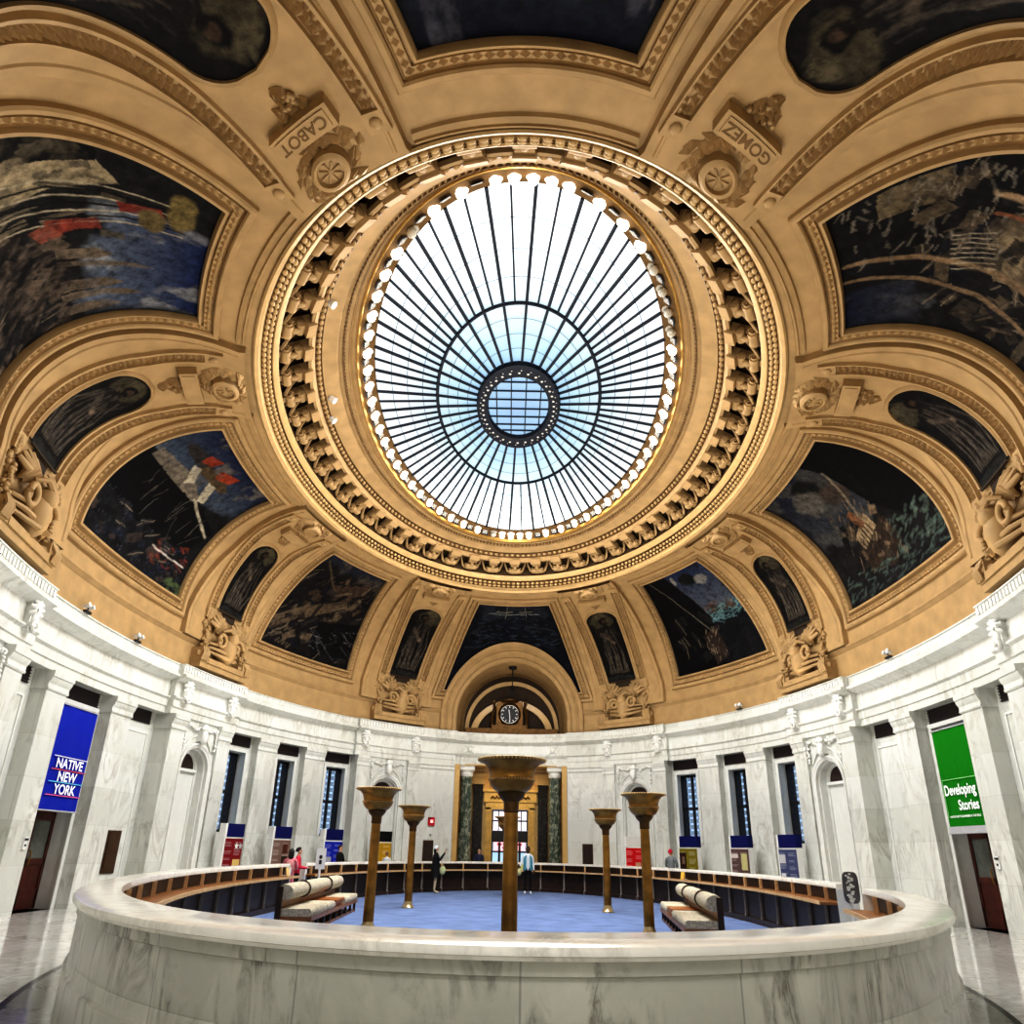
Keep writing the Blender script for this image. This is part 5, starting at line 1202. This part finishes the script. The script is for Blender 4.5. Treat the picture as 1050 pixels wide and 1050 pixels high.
# ------------------------------------------------------------------ people
SK=[flat('skin_light',(.55,.34,.24)),flat('skin_dark',(.10,.05,.03))]
HAIR=simple('black_hair',(.012,.01,.01),.6,noise=.3,scale=30)
def person(loc,rz,label,h=1.9,skin=0,top=None,legs=None,shoes=None,arms='down',coat=None,hair='short',cap=None,extra=None,hairmat=None):
    k=h/1.75; V=[];Ed=[];R=[];tagv=[]
    def v(x,y,z,r,t,par=None):
        V.append((x*k,y*k,z*k)); R.append((r*k,r*k) if not isinstance(r,tuple) else (r[0]*k,r[1]*k)); tagv.append(t)
        if par is not None: Ed.append((par,len(V)-1,t))
        return len(V)-1
    pel=v(0,0,.93,(.15,.11),'legs'); wa=v(0,0,1.06,(.14,.10),'top',pel); ch=v(0,0,1.27,(.165,.115),'top',wa); nb=v(0,.005,1.43,(.09,.07),'top',ch)
    nk=v(0,-.005,1.51,.05,'skin',nb); cn=v(0,-.025,1.565,.062,'skin',nk); hd=v(0,-.005,1.645,(.078,.092),'skin',cn); tp=v(0,.005,1.705,(.06,.07),'skin',hd)
    no=v(0,-.105,1.615,.016,'skin',hd)
    for s in (-1,1):
        e=v(s*.085,.005,1.62,.014,'skin',hd)
        hp=v(s*.09,0,.86,.088,'legs',pel); kn=v(s*.105,-.012,.49,.058,'legs',hp); an=v(s*.11,.02,.10,.042,'legs',kn); ft=v(s*.115,-.05,.045,.042,'shoes',an); to=v(s*.125,-.17,.035,.034,'shoes',ft)
        sh=v(s*.175,0,1.39,.066,'top',nb)
        if arms=='down': el=(s*.225,.02,1.12); wr=(s*.235,-.06,.89); dr=Vector((0,-.25,-1))
        elif arms=='raised': el=(s*.22,-.14,1.18); wr=(s*.09,-.33,1.45); dr=Vector((-s*.25,-.3,.9))
        elif arms=='forward': el=(s*.23,-.06,1.13); wr=(s*.12,-.30,1.12); dr=Vector((-s*.3,-1,.1))
        elif arms=='mixed': el,wr,dr=((s*.225,.02,1.12),(s*.235,-.06,.89),Vector((0,-.25,-1))) if s>0 else ((s*.25,-.02,1.12),(s*.34,-.18,1.0),Vector((s*.5,-.8,0)))
        dr.normalize(); el_=v(*el,.05,'top',sh); wr_=v(*wr,.033,'top',el_); w_=Vector(wr); pm=v(*(w_+dr*.07),(.034,.026),'skin',wr_)
        side=dr.cross(Vector((0,-1,0)) if abs(dr.y)<.8 else Vector((0,0,1))).normalized(); nrm=side.cross(dr)
        for q,(o_,l1) in enumerate(((-.03,.07),(-.01,.082),(.01,.078),(.03,.06))):
            a=v(*(w_+dr*.105+side*o_),.0105,'skin',pm); b=v(*(w_+dr*(.105+l1*.55)+side*o_*1.1+nrm*.006),.009,'skin',a); v(*(w_+dr*(.105+l1)+side*o_*1.1+nrm*.022),.008,'skin',b)
        a=v(*(w_+dr*.045+side*.036*(-s)),.012,'skin',pm); v(*(w_+dr*.085+side*.058*(-s)+nrm*.01),.010,'skin',a)
    me=bpy.data.meshes.new('b'); me.from_pydata(V,[(a,b) for a,b,_ in Ed],[]); o=bpy.data.objects.new('b',me); C.objects.link(o)
    m=o.modifiers.new('s','SKIN'); m.use_smooth_shade=True
    for i,sv in enumerate(me.skin_vertices[0].data): sv.radius=R[i]; sv.use_root=(i==0)
    o.modifiers.new('u','SUBSURF').levels=1; o.modifiers['u'].render_levels=1
    bpy.context.view_layer.update(); dg=bpy.context.evaluated_depsgraph_get(); nm=bpy.data.meshes.new_from_object(o.evaluated_get(dg)); bpy.data.objects.remove(o)
    order=['skin','top','legs','shoes']; mats=[SK[skin],top,legs,shoes]
    nm.materials.clear()
    for x in mats: nm.materials.append(x)
    seg=[(Vector(V[a]),Vector(V[b]),t,(R[a][0]+R[b][0])/2) for a,b,t in Ed]
    for p in nm.polygons:
        c=p.center; best=1e9; bt='top'
        for a,b,t,r_ in seg:
            ab=b-a; q=max(0,min(1,(c-a).dot(ab)/(ab.length_squared+1e-12))); d=(c-a-ab*q).length-r_*.6
            if d<best: best=d; bt=t
        p.material_index=order.index(bt); p.use_smooth=True
    r=thing('person',label,'person',loc,rz); nm.name='body'
    ob=bpy.data.objects.new('body',nm); C.objects.link(ob); ob.parent=r
    hm=hairmat or HAIR
    mb=MB(); P=[]
    for i in range(7):
        th=PI*.62*i/6; P.append([Vector((.092*math.sin(th)*math.cos(2*PI*j/14),.012+.108*math.sin(th)*math.sin(2*PI*j/14)-(.0 if math.sin(2*PI*j/14)>-.3 else -.03*math.sin(th)),1.64+.105*math.cos(th)+( .05*max(0,-math.sin(2*PI*j/14))*math.sin(th) )))*k for j in range(14)])
    mb.grid(P,False,True); mb.build('cap' if cap else 'hair',cap or hm,r,60,False)
    if hair=='long' : mb=MB(); mb.blob(Vector((0,.05,1.55))*k,Vector((.095,.06,.15))*k); mb.build('hair',hm,r,60,False)
    mb=MB()
    for s in (-1,1): mb.blob(Vector((s*.032,-.088,1.635))*k,Vector((.012,.008,.008))*k,n=6,m=4)
    mb.build('eyes',M['black'],r,60,False)
    mb=MB(); mb.blob(Vector((0,-.082,1.567))*k,Vector((.024,.01,.007))*k,n=8,m=4); mb.build('mouth',flat('lips',(.25,.07,.06)),r,60,False)
    if coat:
        mat,zb,w=coat; mb=MB(); rows=[]
        for z,rx,ry in ((1.44,.10,.08),(1.38,.19,.12),(1.25,.20,.15),(1.05,.185,.145),(.85,.21,.17),(zb,w,w*.8)): rows.append([Vector((rx*math.cos(2*PI*j/20),ry*math.sin(2*PI*j/20),z))*k for j in range(20)])
        mb.grid(rows,False,True); mb.build('coat',mat,r,60,False)
    if extra: extra(r,k)
    return r
blk=flat('black_cloth',(.012,.012,.015)); teal=flat('teal_jacket',(.10,.33,.42)); wht=flat('white_cloth',(.7,.72,.74)); beige=flat('beige_cloth',(.62,.53,.36)); gry=flat('grey_hoodie',(.22,.24,.25)); redc=flat('red_cloth',(.55,.03,.07)); pnk=flat('pink_cloth',(.62,.22,.26)); dkb=flat('dark_blue_cloth',(.03,.035,.07))
Z0=ZF+.013
def man_extra(r,k):
    mb=MB(); P=[]
    for z,rx,ry in ((1.42,.13,.10),(1.3,.185,.145),(1.1,.175,.135),(.86,.19,.15)):
        P.append([Vector((rx*math.sin(a),-ry*math.cos(a),z))*k for a in np.linspace(.42,2*PI-.42,22)])
    mb.grid(P); mb.build('jacket',teal,r,60,False)
    mb=MB(); mb.blob(Vector((-.36,-.24,.80))*k,Vector((.10,.07,.14))*k); mb.tube([Vector((-.40,-.24,.92))*k,Vector((-.36,-.24,1.02))*k,Vector((-.32,-.24,.92))*k],.01,5); mb.build('bag',flat('yellow_bag',(.65,.62,.34)),r,60,False)
person((.82,34.85,Z0),rad(3),'standing man in open teal jacket, white shirt and black trousers on the carpet',1.93,1,wht,blk,wht,'mixed',None,'short',None,man_extra)
def woman_extra(r,k):
    mb=MB(); mb.box(Vector((0,-.40,1.60))*k,(.16,.02,.09)); mb.build('phone',M['black'],r,None,False)
    mb=MB(); mb.blob(Vector((.0,-.28,.82))*k,Vector((.07,.13,.17))*k); mb.tube([Vector((0,-.36,.94))*k,Vector((.05,-.2,1.2))*k,Vector((.1,-.06,1.40))*k],.012,5); mb.build('handbag',flat('pale_green_bag',(.48,.52,.30)),r,60,False)
person((-3.2,34.2,Z0),rad(100),'person in long dark coat and pale trousers raising a phone, left of the nearest lamp',1.9,0,blk,beige,beige,'raised',(blk,.56,.25),'long',wht,woman_extra)
person((-1.5,38.95,ZF),rad(-15),'person in dark clothes behind the far counter, in front of the door',1.86,0,dkb,blk,blk,'forward',None,'short',blk)
def pack(r,k): 
    mb=MB(); mb.blob(Vector((0,.2,1.18))*k,Vector((.17,.11,.25))*k); mb.blob(Vector((0,.29,1.08))*k,Vector((.12,.05,.12))*k); mb.build('backpack',flat('pink_pack',(.50,.24,.24)),r,60,False)
person((-6.9,24.74,ZF),rad(188),'person in pink with a backpack standing in the left counter gap',1.68,0,pnk,pnk,wht,'forward',None,'long',None,pack)
person((-6.84,25.38,ZF),rad(100),'person in red jacket beside the pink backpack in the left counter gap',1.73,0,redc,blk,blk,'forward',None,'short')
person((-7.15,33.0,ZF),rad(70),'person in black holding something before the blue exhibition panel',1.85,0,blk,blk,blk,'forward',None,'short')
person((-5.62,36.0,ZF),rad(160),'person in white shirt beside the yellow exhibition panel',1.62,0,wht,dkb,blk,'down',None,'short',None,None,flat('brown_hair',(.25,.13,.06)))
person((7.0,34.0,ZF),rad(150),'person in grey hoodie and red cap beside the olive exhibition panel',1.95,0,gry,blk,blk,'forward',None,'short',redc)
# ------------------------------------------------------------------ lights
def area(name,loc,size,power,col,rot=(PI,0,0),shape='DISK'):
    l=bpy.data.lights.new(name,'AREA'); l.shape=shape; l.size=size; l.energy=power; l.color=col
    o=bpy.data.objects.new(name,l); C.objects.link(o); o.location=loc; o.rotation_euler=rot; return o
for x,y,_ in LAMPS: area('bowl_light',(x,y,ZF+3.02),.7,330,(1,.93,.82))
l=bpy.data.lights.new('skylight_glow','AREA'); l.shape='ELLIPSE'; l.size=8.6; l.size_y=18; l.energy=3700; l.color=(.97,.98,1.0)
o=bpy.data.objects.new('skylight_glow',l); C.objects.link(o); o.location=(0,YC,15.35)
for t in range(6,360,12):
    P=E(t,-.1,ZP+.12); n=En(t); l=bpy.data.lights.new('cornice_uplight','SPOT'); l.energy=22; l.color=(1,.84,.62); l.spot_size=rad(130); l.spot_blend=1; l.shadow_soft_size=.12
    o=bpy.data.objects.new('cornice_uplight',l); C.objects.link(o); o.location=E(t,.6,ZP+.1); o.rotation_euler=Vector((n.x*.45,n.y*.45,1)).to_track_quat('-Z','Y').to_euler()
area('portal_fill',(0,41.0,5.7),.6,60,(1,.78,.45),(0,0,0))  # warm fill added to brighten the golden portal
area('lobby_fill',(0,-1.5,7.5),3,360,(.97,.98,1),(0,0,0))  # unseen fill added behind the camera to brighten the counter front
w=bpy.data.worlds.new('World'); bpy.context.scene.world=w; w.use_nodes=True; w.node_tree.nodes['Background'].inputs[0].default_value=(.8,.88,1,1); w.node_tree.nodes['Background'].inputs[1].default_value=.5
# ------------------------------------------------------------------ camera
pit,rol,yaw=.3877,-.0199,.0026
cp,sp,cr,sr,c_,s_=math.cos(pit),math.sin(pit),math.cos(rol),math.sin(rol),math.cos(yaw),math.sin(yaw)
rt=Vector((c_,s_,0)); fw=Vector((-s_*cp,c_*cp,sp)); up=rt.cross(fw)
r2=rt*cr-up*sr; u2=rt*sr+up*cr
cam=bpy.data.cameras.new('camera'); co=bpy.data.objects.new('camera',cam); C.objects.link(co)
mw=Matrix((r2,u2,-fw)).transposed().to_4x4(); mw.translation=Vector((-.0648,0,1.6077)); co.matrix_world=mw
cam.sensor_fit='HORIZONTAL'; cam.sensor_width=36; cam.lens=741.6436/1050*36; cam.shift_y=(570-525)/1050; cam.clip_start=.05; cam.clip_end=300
sc=bpy.context.scene; sc.camera=co
sc.view_settings.view_transform='Standard'; sc.view_settings.exposure=0.2
vs=sc.view_settings; vs.use_curve_mapping=True; cm=vs.curve_mapping.curves[3]
for x_,y_ in ((.04,.018),(.18,.135),(.45,.46),(.8,.92)): cm.points.new(x_,y_)
vs.curve_mapping.update()
sc.cycles.max_bounces=8; sc.cycles.diffuse_bounces=5; sc.cycles.glossy_bounces=4; sc.cycles.sample_clamp_indirect=6; sc.cycles.use_denoising=True
